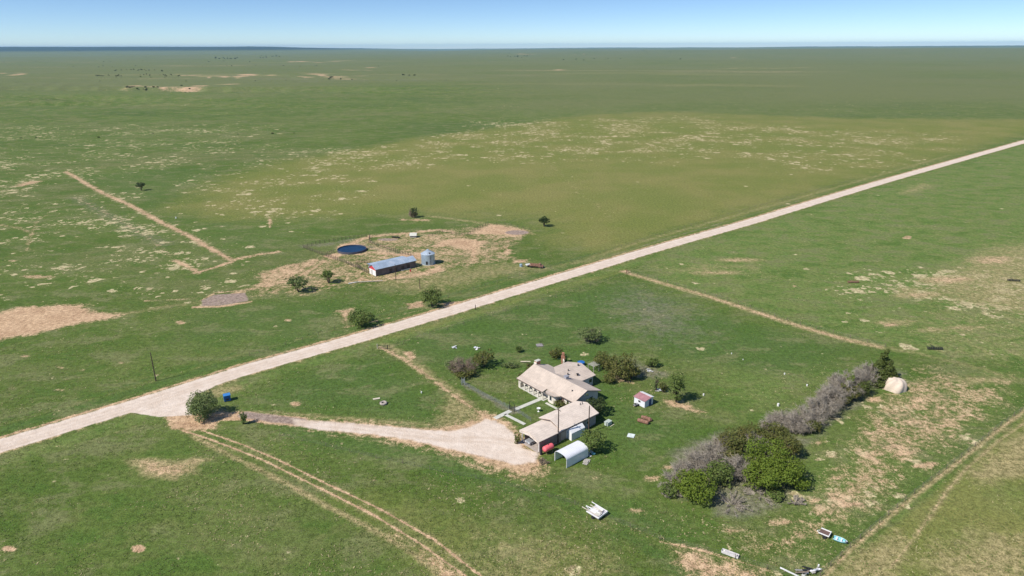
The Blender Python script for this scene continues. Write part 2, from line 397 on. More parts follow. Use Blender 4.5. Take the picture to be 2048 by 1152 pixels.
# pale bare spots
ell('dirt', (277, 1097), 15, 8, .8, .95); ell('dirt', (18, 1097), 14, 6, .8, .95)
poly('dry', [(245, 920), (300, 914), (345, 922), (390, 912), (430, 918), (400, 930), (395, 952), (372, 948), (352, 962), (330, 960), (285, 960), (278, 945), (262, 935)], 2.0, .9)
poly('dirt', [(262, 922), (300, 916), (345, 924), (390, 914), (415, 919), (395, 930), (390, 948), (352, 960), (300, 957), (280, 943)], 2.2, .52)
for c, rx in [((240, 725), 8), ((50, 712), 9), ((118, 780), 10), ((258, 940), 6), ((165, 740), 6), ((120, 735), 8), ((120, 892), 7), ((380, 535), 5), ((575, 640), 10), ((360, 645), 14), ((1290, 618), 6), ((1815, 475), 12), ((1590, 572), 8)]:
    ell('dirt', c, rx, rx * .34, 1.4, .66)
poly('dry', [(1780, 385), (1840, 360), (1880, 372), (1850, 385), (1800, 392)], 8, .62)
poly('dirt', [(1310, 790), (1370, 800), (1425, 826), (1400, 830), (1330, 818)], 2.5, .6)
poly('dirt', [(1070, 690 + 150), (1100, 850), (1075, 852)], 1, .4)
ell('dirt', (592, 808), 14, 6, 1.0, .6)
poly('dirt', [(1196, 722), (1250, 752), (1280, 770), (1225, 768)], 2.5, .62); ell('dirt', (1272, 752), 14, 5, 2, .62)
for pts, k in (([(0, 700), (120, 690), (260, 668), (420, 640), (560, 622)], .5), ([(40, 1010), (200, 985), (330, 990), (480, 1040), (560, 1152)], .42), ([(0, 790), (160, 752), (330, 706), (500, 668)], .5), ([(1230, 930), (1130, 980), (1040, 1080), (1010, 1160)], .42),
               ([(1440, 720), (1560, 700), (1700, 712)], .45), ([(900, 660), (1000, 668), (1120, 640), (1240, 590)], .42), ([(1500, 520), (1640, 470), (1820, 440), (2048, 400)], .5), ([(1560, 600), (1720, 590), (1900, 560)], .55), ([(520, 760), (640, 780), (760, 760), (860, 790)], .42), ([(620, 1152), (700, 1080), (840, 1010), (980, 975)], .42)):
    line('dry', pts, 1.0, 1.0, k)
# olive / dry tinted pasture beyond the road
poly('olive', [(330, 420), (420, 360), (560, 322), (850, 274), (1180, 228), (1330, 222), (1700, 236), (2100, 238), (2200, 232), (1640, 392), (1300, 492), (1180, 520), (1080, 480), (1060, 440), (860, 430), (560, 440), (430, 445)], 34, .95)
poly('dry', [(620, 345), (1000, 300), (1350, 310), (1560, 350), (1440, 420), (1200, 480), (1120, 430), (900, 400), (700, 400)], 60, .30)
line('dirt', [(1095, 320), (1120, 350), (1160, 385), (1200, 420), (1240, 455)], 10, 12, .46)
# lush greens
poly('lush', [(560, 830), (700, 866), (900, 905), (1050, 975), (1280, 1010), (1400, 1080), (1330, 1085), (1180, 1040), (1000, 985), (850, 940), (700, 905), (560, 870)], 5, .9)
poly('lush', [(480, 800), (640, 730), (760, 700), (860, 770), (920, 820), (850, 850), (700, 835), (560, 822)], 8, .75)
poly('lush', [(780, 690), (900, 640), (1060, 600), (1250, 560), (1480, 640), (1740, 700), (1600, 760), (1400, 730), (1250, 690), (1250, 800), (1420, 860), (1280, 930), (1200, 900), (1200, 850), (1060, 830), (1030, 740), (900, 760)], 8, .85)
poly('lush', [(380, 610), (640, 590), (860, 600), (680, 660), (560, 700), (300, 700)], 12, .6)
poly('lush', [(135, 350), (420, 330), (420, 360), (330, 415), (560, 450), (620, 480), (560, 505), (470, 515), (330, 440)], 15, .5)
poly('fresh', [(1290, 505), (1500, 450), (1800, 360), (2100, 272), (2400, 290), (2400, 760), (1900, 720), (1762, 694), (1500, 618), (1300, 560)], 10, .85)
poly('fresh', [(1620, 900), (1800, 760), (2048, 700), (2200, 720), (2048, 800), (1650, 1130), (1540, 1100)], 6, .5)
poly('fresh', [(1780, 1030), (1900, 960), (2048, 980), (2200, 1060), (1960, 1070), (1860, 1095)], 4, 1.0)
poly('fresh', [(1960, 1110), (2100, 1100), (2100, 1250), (1980, 1250)], 4, .8)
poly('fresh', [(1380, 720), (1560, 740), (1700, 740), (1580, 820), (1420, 830)], 8, .6)
poly('dry', [(1800, 600), (2048, 600), (2200, 640), (2200, 760), (1900, 740), (1790, 700)], 14, .45)
poly('olive', [(560, 980), (760, 960), (1000, 1000), (1300, 1085), (1340, 1250), (900, 1250)], 8, .5)
poly('dry', [(900, 1020), (1100, 1040), (1280, 1090), (1320, 1250), (900, 1250)], 8, .5)
line('lush', [(1240, 1070), (1300, 1100), (1380, 1152), (1440, 1200)], 4, 2, .9)
for o_, ch_, w2, k_ in ((4.5, 'dirt', 1.8, .78), (8.5, 'lush', 4, .9), (11.5, 'dry', 1.0, .6), (-8, 'fresh', 6, .8), (-12, 'dry', 1.2, .5), (14, 'lush', 1.5, .8), (6.6, 'wet', .8, .55)):
    offset_line(ch_, ROAD, o_, w2, max(1.0, w2 * .5), k_)
# grey litter and bare twig ground
poly('litter', [(1415, 995), (1440, 960), (1530, 972), (1585, 985), (1560, 1012), (1495, 1038), (1430, 1030)], 2.5, 1)
poly('litter', [(1790, 735), (1812, 740), (1815, 770), (1790, 780)], 2.5, .8)
poly('litter', [(1250, 712), (1290, 728), (1345, 748), (1320, 760), (1270, 752)], 2.5, .8)
poly('litter', [(1150, 668), (1180, 675), (1200, 685), (1170, 690)], 2.5, .7)
poly('litter', [(1330, 900), (1440, 860), (1620, 870), (1680, 790), (1780, 740), (1740, 800), (1610, 900), (1600, 975), (1470, 1000), (1350, 1000)], 3, .75)
poly('litter', [(1180, 600), (1260, 560), (1400, 600), (1450, 680), (1320, 700), (1220, 660)], 20, .62)
line('litter', [(930, 770), (975, 795), (1020, 822)], 2.2, 1.2, .9); poly('litter', [(1018, 815), (1036, 812), (1040, 826), (1022, 830)], .8, 1)
ell('litter', (440, 820), 34, 14, 3, .5); ell('litter', (1080, 690), 9, 5, .8, .8)
# distant breaks: bare scarps
for (x0, x1, y, wd) in [(350, 580, 152, 26), (605, 720, 152, 40), (645, 770, 139, 30), (240, 410, 173, 20), (450, 500, 168, 20), (0, 50, 149, 30), (24, 54, 171, 20), (575, 690, 123, 60), (935, 960, 118, 70), (1095, 1120, 137, 30), (1454, 1470, 97.5, 300), (1040, 1060, 110, 60), (1150, 1168, 110, 60), (1465, 1490, 117, 30)]:
    rs_ = random.Random(int(x0)); nseg = max(3, int((x1 - x0) / 12))
    for q_ in range(nseg):
        xa = x0 + (x1 - x0) * (q_ + rs_.uniform(-.6, .6)) / nseg; la = rs_.uniform(6, 30) * max(.5, (x1 - x0) / 300); ya = y + 1.5 * math.sin(9 * q_ / nseg + x0) + rs_.gauss(0, 1.3 if wd < 60 else .5)
        kk_ = rs_.uniform(.5, 2.6)
        line('dirt' if rs_.random() < .75 else 'dry', [(xa, ya), (xa + la, ya + rs_.uniform(-.5, .5))], wd * kk_, wd * kk_ * .55, rs_.uniform(.6, .95))
        if rs_.random() < .6: line('lush', [(xa, ya - .9), (xa + la, ya - .9)], wd * 2, wd, .9)
poly('far', [(-400, 190), (250, 178), (900, 168), (1100, 215), (1600, 225), (2500, 220), (2500, 96), (-400, 102)], 200, 1)
fr = random.Random(11)
for i in range(90):
    y_ = fr.uniform(104, 176); x_ = fr.uniform(-200, 1500) if fr.random() < .75 else fr.uniform(800, 2200); L_ = fr.uniform(60, 420)
    R_ = CAMH / ((y_ - 92) / FPX); wd_ = R_ * fr.uniform(.02, .09)
    line(fr.choice(['litter', 'lush', 'dry', 'lush', 'fresh', 'dirt']), [(x_ + L_ * t, y_ + fr.uniform(-.8, .8)) for t in (0, .3, .6, 1)], wd_, wd_ * .8, fr.uniform(.45, .62))
line('dirt', [(1660, 103.5), (1820, 103.5)], 250, 200, .5)

def masks(x, y):
    M = np.zeros((10, x.size), np.float32)
    for kd, ch, P, soft, hw, k in FEAT:
        pad = soft + hw + .5
        idx = np.nonzero((x > P[:, 0].min() - pad) & (x < P[:, 0].max() + pad) & (y > P[:, 1].min() - pad) & (y < P[:, 1].max() + pad))[0]
        if not idx.size: continue
        X, Y = x[idx].astype(np.float64), y[idx].astype(np.float64)
        d2 = np.full(X.size, 1e18); ins = np.zeros(X.size, bool)
        n = len(P); rg = range(n) if kd == 'p' else range(n - 1)
        for i in rg:
            ax, ay = P[i]; bx, by = P[(i + 1) % n]
            ex, ey = bx - ax, by - ay
            t = np.clip(((X - ax) * ex + (Y - ay) * ey) / (ex * ex + ey * ey + 1e-9), 0, 1)
            d2 = np.minimum(d2, (X - ax - t * ex) ** 2 + (Y - ay - t * ey) ** 2)
            if kd == 'p' and ay != by:
                ins ^= ((ay > Y) != (by > Y)) & (X < ex * (Y - ay) / ey + ax)
        sd = np.sqrt(d2)
        if kd == 'p': sd = np.where(ins, -sd, sd)
        sd = sd - hw
        val = k * np.clip(.5 - sd / (2 * soft), 0, 1)
        M[ch, idx] = np.maximum(M[ch, idx], val)
    return M

# ------------------------------------------------------------------ terrain material
def terrain_material():
    m = bpy.data.materials.new("pasture"); n = N(m)
    P = n.new('ShaderNodeNewGeometry').outputs['Position']
    dirt, dry, gravel = n.attr('ma'); olive, lush, litter = n.attr('mb'); speck, wet, far = n.attr('mc')
    big = n.noise(P, .0016, 4, .6); med = n.noise(P, .018, 4, .6); sm = n.noise(P, .14, 4, .65, .4)
    fin = n.noise(P, .8, 4, .7); vf = n.noise(P, 3.2, 3, .7); fl = n.noise(P, .33, 5, .68, .5)
    streak = n.noise(P, .05, 6, .72, .6)
    tex = n.m('ADD', n.m('MULTIPLY', fin, .55), n.m('MULTIPLY', vf, .45))
    def jit(mask, lo=.40, hi=.56, amp=.55, nn=None):
        return n.ss(n.m('ADD', mask, n.m('MULTIPLY', n.m('SUBTRACT', nn or sm, .5), amp)), lo, hi)
    def spots(scale, dens, rmax=.5, wob=.5):
        """round-ish bare patches, one per cell with a probability"""
        w_ = n.new('ShaderNodeTexNoise'); n.put(w_.inputs['Vector'], P); w_.inputs['Scale'].default_value = scale * 2.6; w_.inputs['Detail'].default_value = 3
        o_ = n.new('ShaderNodeVectorMath'); o_.operation = 'SUBTRACT'; n.put(o_.inputs[0], w_.outputs['Color']); o_.inputs[1].default_value = (.5, .5, .5)
        q_ = n.new('ShaderNodeVectorMath'); q_.operation = 'MULTIPLY_ADD'; n.put(q_.inputs[0], o_.outputs[0]); q_.inputs[1].default_value = (wob * 2.2 / scale, wob * 1.1 / scale, 0); n.put(q_.inputs[2], P)
        v_ = n.new('ShaderNodeTexVoronoi'); v_.voronoi_dimensions = '2D'; n.put(v_.inputs['Vector'], q_.outputs[0]); v_.inputs['Scale'].default_value = scale
        sp = n.new('ShaderNodeSeparateColor'); n.put(sp.inputs[0], v_.outputs['Color'])
        rad = n.m('MULTIPLY', n.m('ADD', n.m('MULTIPLY', sp.outputs[1], .75), .25), rmax)
        on = n.m('LESS_THAN', sp.outputs[0], dens)
        return n.m('MULTIPLY', n.ss(n.m('SUBTRACT', rad, v_.outputs['Distance']), -.04, .08), on)
    c = n.mix(n.ss(med, .35, .65), (.080, .124, .028), (.112, .152, .044))
    c = n.mix(n.ss(big, .46, .62, 0, .5), c, (.132, .165, .058))
    c = n.mix(n.ss(sm, .46, .68, 0, .6), c, (.150, .165, .066))
    wide = n.noise(n.vmul(P, (.6, 1.5, 1)), .0045, 6, .68, .5)
    c = n.mix(n.ss(wide, .50, .62, 0, .6), c, (.150, .158, .072)); c = n.mix(n.ss(wide, .46, .34, 0, .5), c, (.070, .110, .036))
    c = n.mix(n.ss(n.m('ADD', lush, n.m('MULTIPLY', n.m('SUBTRACT', sm, .5), .9)), .1, .9, 0, .8), c, (.074, .128, .036))
    c = n.mix(n.ss(n.m('ADD', n.alpha('mc'), n.m('MULTIPLY', n.m('SUBTRACT', streak, .5), .8)), .1, .9, 0, .9), c, n.mix(n.ss(sm, .35, .65), (.118, .180, .050), (.165, .195, .072)))
    mot = n.noise(n.vmul(P, (.8, 1.3, 1)), .07, 5, .74, .3)
    c = n.mix(n.ss(mot, .50, .62, 0, .75), c, (.165, .176, .085)); c = n.mix(n.ss(mot, .48, .36, 0, .65), c, (.070, .128, .027))
    ol = n.mix(n.ss(med, .35, .65), (.158, .178, .052), (.208, .196, .074))
    c = n.mix(n.ss(n.m('ADD', olive, n.m('MULTIPLY', n.m('SUBTRACT', streak, .5), .9)), .25, .85, 0, .9), c, ol)
    c = n.mix(n.m('MULTIPLY', far, n.ss(big, .3, .6, .45, .85)), c, (.142, .156, .074))
    rr = n.new('ShaderNodeVectorMath'); rr.operation = 'LENGTH'; n.put(rr.inputs[0], P)
    sz = n.new('ShaderNodeSeparateXYZ'); n.put(sz.inputs[0], P)
    c = n.mix(n.m('MULTIPLY', n.ss(rr.outputs['Value'], 13000, 15000), n.ss(sz.outputs[2], 30, 75)), c, (.035, .05, .028))   # far range coloured dark so the haze over it reads blue
    c = n.mix(n.m('MULTIPLY', jit(litter, .25, .8, 1.0, fl), .75), c, n.mix(fin, (.12, .115, .085), (.26, .235, .20)))
    c = n.mix(1.0, c, (1.03, 1.03, .88), 'MULTIPLY')
    clus = n.ss(n.m('ADD', streak, n.m('MULTIPLY', med, .8)), .86, 1.06, .05, 2.8)
    d1 = n.m('MULTIPLY', n.m('MULTIPLY', speck, clus), .34)
    s1 = spots(.12, n.m('MULTIPLY', d1, 1.25), .42)
    s2 = spots(.27, n.m('ADD', n.m('MULTIPLY', d1, 1.0), .003), .42)
    s3 = spots(.75, n.m('ADD', n.m('MULTIPLY', d1, .5), n.m('MULTIPLY', n.ss(sm, .5, .75), .05)), .42)
    pale = n.mix(n.ss(fin, .35, .65), (.42, .33, .185), (.58, .51, .30))
    c = n.mix(n.m('MULTIPLY', n.m('MAXIMUM', s1, n.m('MAXIMUM', s2, n.m('MULTIPLY', s3, .7))), .85), c, pale)
    dn = n.mix(n.ss(fin, .3, .7), (.25, .215, .095), (.40, .32, .165))
    c = n.mix(n.m('MULTIPLY', jit(dry, .28, .85, 1.0, fl), .85), c, dn)
    dc = n.mix(n.ss(sm, .3, .7), (.41, .255, .150), (.55, .37, .225))
    dc = n.mix(n.ss(fin, .35, .75, 0, .45), dc, (.55, .43, .27))
    dj = n.m('ADD', n.m('MULTIPLY', n.m('SUBTRACT', vf, .5), .5), n.m('ADD', n.m('ADD', n.m('MULTIPLY', n.m('SUBTRACT', fl, .5), .75), n.m('MULTIPLY', n.m('SUBTRACT', fin, .5), .6)), n.m('MULTIPLY', n.m('SUBTRACT', sm, .5), .5)))
    c = n.mix(n.ss(n.m('ADD', dirt, n.m('MULTIPLY', dj, n.ss(dirt, 0, .3))), .37, .68), c, dc)
    c = n.mix(jit(wet, .35, .65, .5), c, n.mix(fin, (.25, .175, .135), (.36, .29, .24)))
    c = n.scale(c, n.ss(tex, .33, .67, .60, 1.42))
    gc = n.mix(n.ss(fl, .3, .7), (.62, .505, .405), (.73, .62, .52))
    gc = n.mix(n.ss(fin, .5, .85, 0, .3), gc, (.56, .43, .32))
    gc = n.mix(n.m('MULTIPLY', n.m('ADD', wet, 0), n.ss(sm, .3, .6, .35, .95)), gc, (.50, .375, .275))
    gc = n.scale(gc, n.ss(tex, .3, .7, .9, 1.1))
    c = n.mix(n.ss(n.m('ADD', gravel, n.m('MULTIPLY', n.m('SUBTRACT', fl, .5), .5)), .36, .66), c, gc)
    n.bsdf(c, .95, 0, n.m('ADD', n.m('MULTIPLY', fin, .7), n.m('MULTIPLY', vf, .5)), .75, .35, .08)
    return m
TERR = terrain_material()

def height(x, y):
    r = np.hypot(x, y)
    f = np.clip((r - 1000) / 1500, 0, 1)
    z = f * (fbm(x, y, 900, 4, 3) - .5) * 16
    f2 = np.clip((r - 4500) / 9000, 0, 1)
    z += f2 * (fbm(x, y, 5000, 4, 9) - .5) * 60
    # broken country on the far left
    d = np.clip(1 - np.abs(r - 1900) / 900, 0, 1) * np.clip((200 - x) / 500, 0, 1)
    q = fbm(x + 3 * y, y * 3.5, 420, 4, 21)
    z -= d * np.clip((q - .5) * 9, 0, 1) * 11
    # low plateau rising to the right far away
    th = np.degrees(np.arctan2(x, np.maximum(y, 1)))
    pl = .8 * np.clip((th + 8) / 14, 0, 1) * np.clip((r - 6500) / 3500, 0, 1)
    z += pl * (22 + 18 * np.clip((th - 15) / 20, 0, 1) + 26 * fbm(x, y, 2600, 3, 5))
    ny = np.clip((th + 6) / -14, 0, 1) * np.clip((r - 13500) / 9500, 0, 1)
    z += ny * (112 + 85 * fbm(x, y, 9000, 4, 31))
    return z

def put_masks(o, x, y):
    M = masks(x, y); me = o.data
    for nm, k in (('ma', 0), ('mb', 3), ('mc', 6)):
        a = me.attributes.new(nm, 'FLOAT_COLOR', 'POINT')
        a.data.foreach_set('color', np.stack([M[k], M[k + 1], M[k + 2], M[9]], 1).ravel())

def build_ground():
    th = np.radians(np.concatenate([np.linspace(-46, 46, 1150), np.linspace(46, 314, 90)[1:-1]]))
    vs = np.concatenate([np.arange(1260, 130, -1.35), np.arange(130, 99, -.5)])
    dep = np.array([PITCH + math.atan((v - 576) / FPX) for v in vs])
    r = CAMH / np.tan(dep)
    r = np.concatenate([[.01, 25, 50, 70], r[r > 72], [33000, 42000]])
    r = np.unique(np.round(r, 2))
    R, T = np.meshgrid(r, th, indexing='ij')
    x, y = (R * np.sin(T)).ravel(), (R * np.cos(T)).ravel()
    z = height(x, y)
    nr, nt_ = len(r), len(th)
    i = np.arange(nr - 1)[:, None] * nt_; j = np.arange(nt_)[None, :]; j2 = (j + 1) % nt_
    f = np.stack([i + j, i + nt_ + j, i + nt_ + j2, i + j2], -1).reshape(-1, 4)
    o = npmesh('ground', np.stack([x, y, z], 1), f, TERR, smooth=True)
    put_masks(o, x, y)
    # close the small centre hole
    tag(o, 'green pasture with bare earth and bleached grass reaching the horizon', 'pasture', kind='structure')
    return o
ground = build_ground()

def strip(name, pts, width, z, label, cat, step=1.2, nc=14, px=True):
    P = np.array([g(*p) for p in pts]) if px else np.array(pts)
    seg = np.hypot(*np.diff(P, axis=0).T); s = np.concatenate([[0], np.cumsum(seg)])
    ss = []
    q = 0.0
    while q < s[-1]:
        ss.append(q); q += step * max(1, np.hypot(np.interp(q, s, P[:, 0]), np.interp(q, s, P[:, 1])) / 260)
    ss = np.array(ss + [s[-1]])
    cx, cy = np.interp(ss, s, P[:, 0]), np.interp(ss, s, P[:, 1])
    tx, ty = np.gradient(cx), np.gradient(cy); L = np.hypot(tx, ty); tx /= L; ty /= L
    a = np.linspace(-width / 2, width / 2, nc)
    x = (cx[:, None] - ty[:, None] * a).ravel(); y = (cy[:, None] + tx[:, None] * a).ravel()
    n_ = len(ss); i = np.arange(n_ - 1)[:, None] * nc; j = np.arange(nc - 1)[None]
    f = np.stack([i + j, i + j + nc, i + j + nc + 1, i + j + 1], -1).reshape(-1, 4)[:, ::-1]
    o = npmesh(name, np.stack([x, y, np.full_like(x, z)], 1), f, TERR, smooth=True)
    put_masks(o, x, y)
    return tag(o, label, cat, kind='structure')
strip('gravel_road', ROAD[:-1], 9.6, .024, 'pale gravel county road running straight across the pasture', 'road', 1.0, 24)
strip('dirt_track', [((a[0] + b[0]) / 2, (a[1] + b[1]) / 2) for a, b in zip([R1[i] for i in (0, 2, 4, 5, 6, 7, 8)], [R2[i] for i in (0, 2, 4, 6, 7, 8, 9)])], 6.0, .012,
      'two-rut dirt track leaving the road junction through the grass', 'dirt track', .6, 40)
strip('field_lane', LANE, 5.2, .012, 'bare sandy lane along the back of the yard pasture', 'lane', .8, 20)
strip('farm_track', RF2, 3.2, .016, 'faint wheel track beside the fence in the tan field', 'dirt track', .6, 24)
def sheet(name, pts, z, label, cat, st=.45):
    P = np.array([g(*p) for p in pts]); x0, y0 = P.min(0) - 1; x1, y1 = P.max(0) + 1
    xs, ys = np.arange(x0, x1, st), np.arange(y0, y1, st)
    X, Y = np.meshgrid(xs, ys, indexing='ij'); n1, n2 = X.shape
    def inside(px_, py_):
        r = np.zeros(px_.shape, bool)
        for i in range(len(P)):
            ax, ay = P[i]; bx, by = P[(i + 1) % len(P)]
            if ay != by: r ^= ((ay > py_) != (by > py_)) & (px_ < (bx - ax) * (py_ - ay) / (by - ay) + ax)
        return r
    ok = inside(X[:-1, :-1] + st / 2, Y[:-1, :-1] + st / 2)
    i, j = np.nonzero(ok)
    f = np.stack([i * n2 + j, (i + 1) * n2 + j, (i + 1) * n2 + j + 1, i * n2 + j + 1], 1)
    use = np.unique(f); remap = np.zeros(n1 * n2, np.int64); remap[use] = np.arange(len(use))
    x, y = X.ravel()[use], Y.ravel()[use]
    o = npmesh(name, np.stack([x, y, np.full_like(x, z)], 1), remap[f], TERR, smooth=True)
    put_masks(o, x, y)
    return tag(o, label, cat, kind='structure')
sheet('driveway', DRIVE, .018, 'wide pale gravel driveway ending at the garage', 'driveway')

# ------------------------------------------------------------------ materials of built things
A40 = math.radians(40)
SHING = mat('roof_shingle', (.56, .465, .385), .9, var=.13, sc=.45, stripe=(2, .16))
WALL = mat('stucco_white', (.74, .66, .57), .9, var=.08, sc=.9)
WALLG = mat('siding_grey_tan', (.40, .36, .33), .85, var=.15, sc=.8, stripe=(0, .3))
TRIM = mat('trim_brown', (.16, .11, .09), .7)
SHING2 = mat('garage_roof_shingle', (.70, .59, .495), .9, var=.13, sc=.45, stripe=(2, .16))
GLASS = mat('window_glass', (.03, .035, .045), .12, var=.1, spec=.6)
FRAMEW = mat('frame_white', (.75, .73, .70), .6)
GALV = mat('galvanised_sheet', (.55, .60, .66), .42, .55, var=.14, sc=.5, stripe=(1, .6))
GALVB = mat('barn_roof_sheet', (.43, .52, .62), .5, .25, var=.16, sc=.25, tint=(.60, .62, .66), stripe=(0, .75))
BARNW = mat('barn_wall', (.20, .155, .14), .8, var=.25, sc=.5, stripe=(0, .45))
REDP = mat('red_paint', (.55, .055, .07), .6, var=.15)
WHITEP = mat('white_paint', (.80, .79, .77), .5, var=.08)
WHITEM = mat('white_sheet_metal', (.83, .83, .85), .45, .1, var=.07, sc=.6, stripe=(0, .45))
RUST = mat('rusty_steel', (.30, .165, .115), .85, .2, var=.35, sc=2, tint=(.38, .22, .16))
DARKM = mat('dark_steel', (.05, .05, .055), .6, .5)
WOOD = mat('weathered_wood', (.22, .17, .13), .9, var=.25, sc=3)
WOODL = mat('pale_timber', (.60, .53, .42), .9, var=.15, sc=3)
POLEM = mat('creosote_wood', (.085, .06, .048), .9, var=.2, sc=3)
CONC = mat('concrete', (.56, .55, .48), .9, var=.12, sc=1.4)
BRICK = mat('brick', (.42, .20, .13), .9, var=.2, sc=3)
STONE = mat('pale_stone', (.66, .55, .44), .95, var=.12, sc=.8, tint=(.52, .42, .33))
BLUEP = mat('blue_paint', (.03, .16, .48), .5, var=.15)
WATER = mat('stock_water', (.008, .035, .085), .35, var=.2, sc=.4, spec=.25)
TEAL = mat('teal_paint', (.20, .52, .58), .45, var=.12)
TYRE = mat('tyre_rubber', (.03, .03, .032), .9)
PINKR = mat('faded_red_roofing', (.40, .20, .21), .75, var=.15, sc=.7, stripe=(1, .5))
BARK = mat('bark', (.14, .105, .08), .95, var=.3, sc=4)
TWIG = mat('dead_twigs', (.37, .325, .265), .95, var=.25, sc=.8)
TWIGP = mat('brown_twigs', (.29, .225, .165), .95, var=.25, sc=.8)
TARP = mat('white_canvas', (.80, .80, .80), .6, var=.05)

def gable_roof(parent, axis, a0, a1, b0, b1, br, ze, zr, t=.16, m=SHING, name='roof'):
    return MB().ext([(b0, ze), (br, zr), (b1, ze), (b1, ze - t), (br, zr - t), (b0, ze - t)], axis, a0, a1).build(name, m, parent)
def window(parent, axis, a, b, z, wd, ht, sgn, name='window'):
    """axis 'u': wall plane at u=a, centred on v=b; axis 'v': wall plane at v=a, centred on u=b"""
    d = .06 * sgn
    def bx(b0, b1, z0, z1, d0, d1):
        lo, hi = sorted((a + d0 * sgn, a + d1 * sgn))
        return ((lo, b0, z0), (hi, b1, z1)) if axis == 'u' else ((b0, lo, z0), (b1, hi, z1))
    fr = MB(); q = .08
    for r in [(b - wd / 2, b + wd / 2, z, z + q), (b - wd / 2, b + wd / 2, z + ht - q, z + ht), (b - wd / 2, b - wd / 2 + q, z + q, z + ht - q), (b + wd / 2 - q, b + wd / 2, z + q, z + ht - q)]:
        fr.b2(*bx(*r, -.02, .06))
    f = fr.build(name, FRAMEW, parent)
    MB().b2(*bx(b - wd / 2 + q, b + wd / 2 - q, z + q, z + ht - q, -.02, .02)).build('pane', GLASS, f)
    return f
def door(parent, axis, a, b, wd, ht, sgn, m):
    lo, hi = sorted((a - .02 * sgn, a + .05 * sgn))
    mb = MB().b2(*(((lo, b - wd / 2, .05), (hi, b + wd / 2, ht)) if axis == 'u' else ((b - wd / 2, lo, .05), (b + wd / 2, hi, ht))))
    o = mb.build('door', m, parent)
    p = (a + .09 * sgn, b + wd * .36, 1.0) if axis == 'u' else (b + wd * .36, a + .09 * sgn, 1.0)
    MB().ball(p, .05, 8).build('handle', DARKM, o); return o

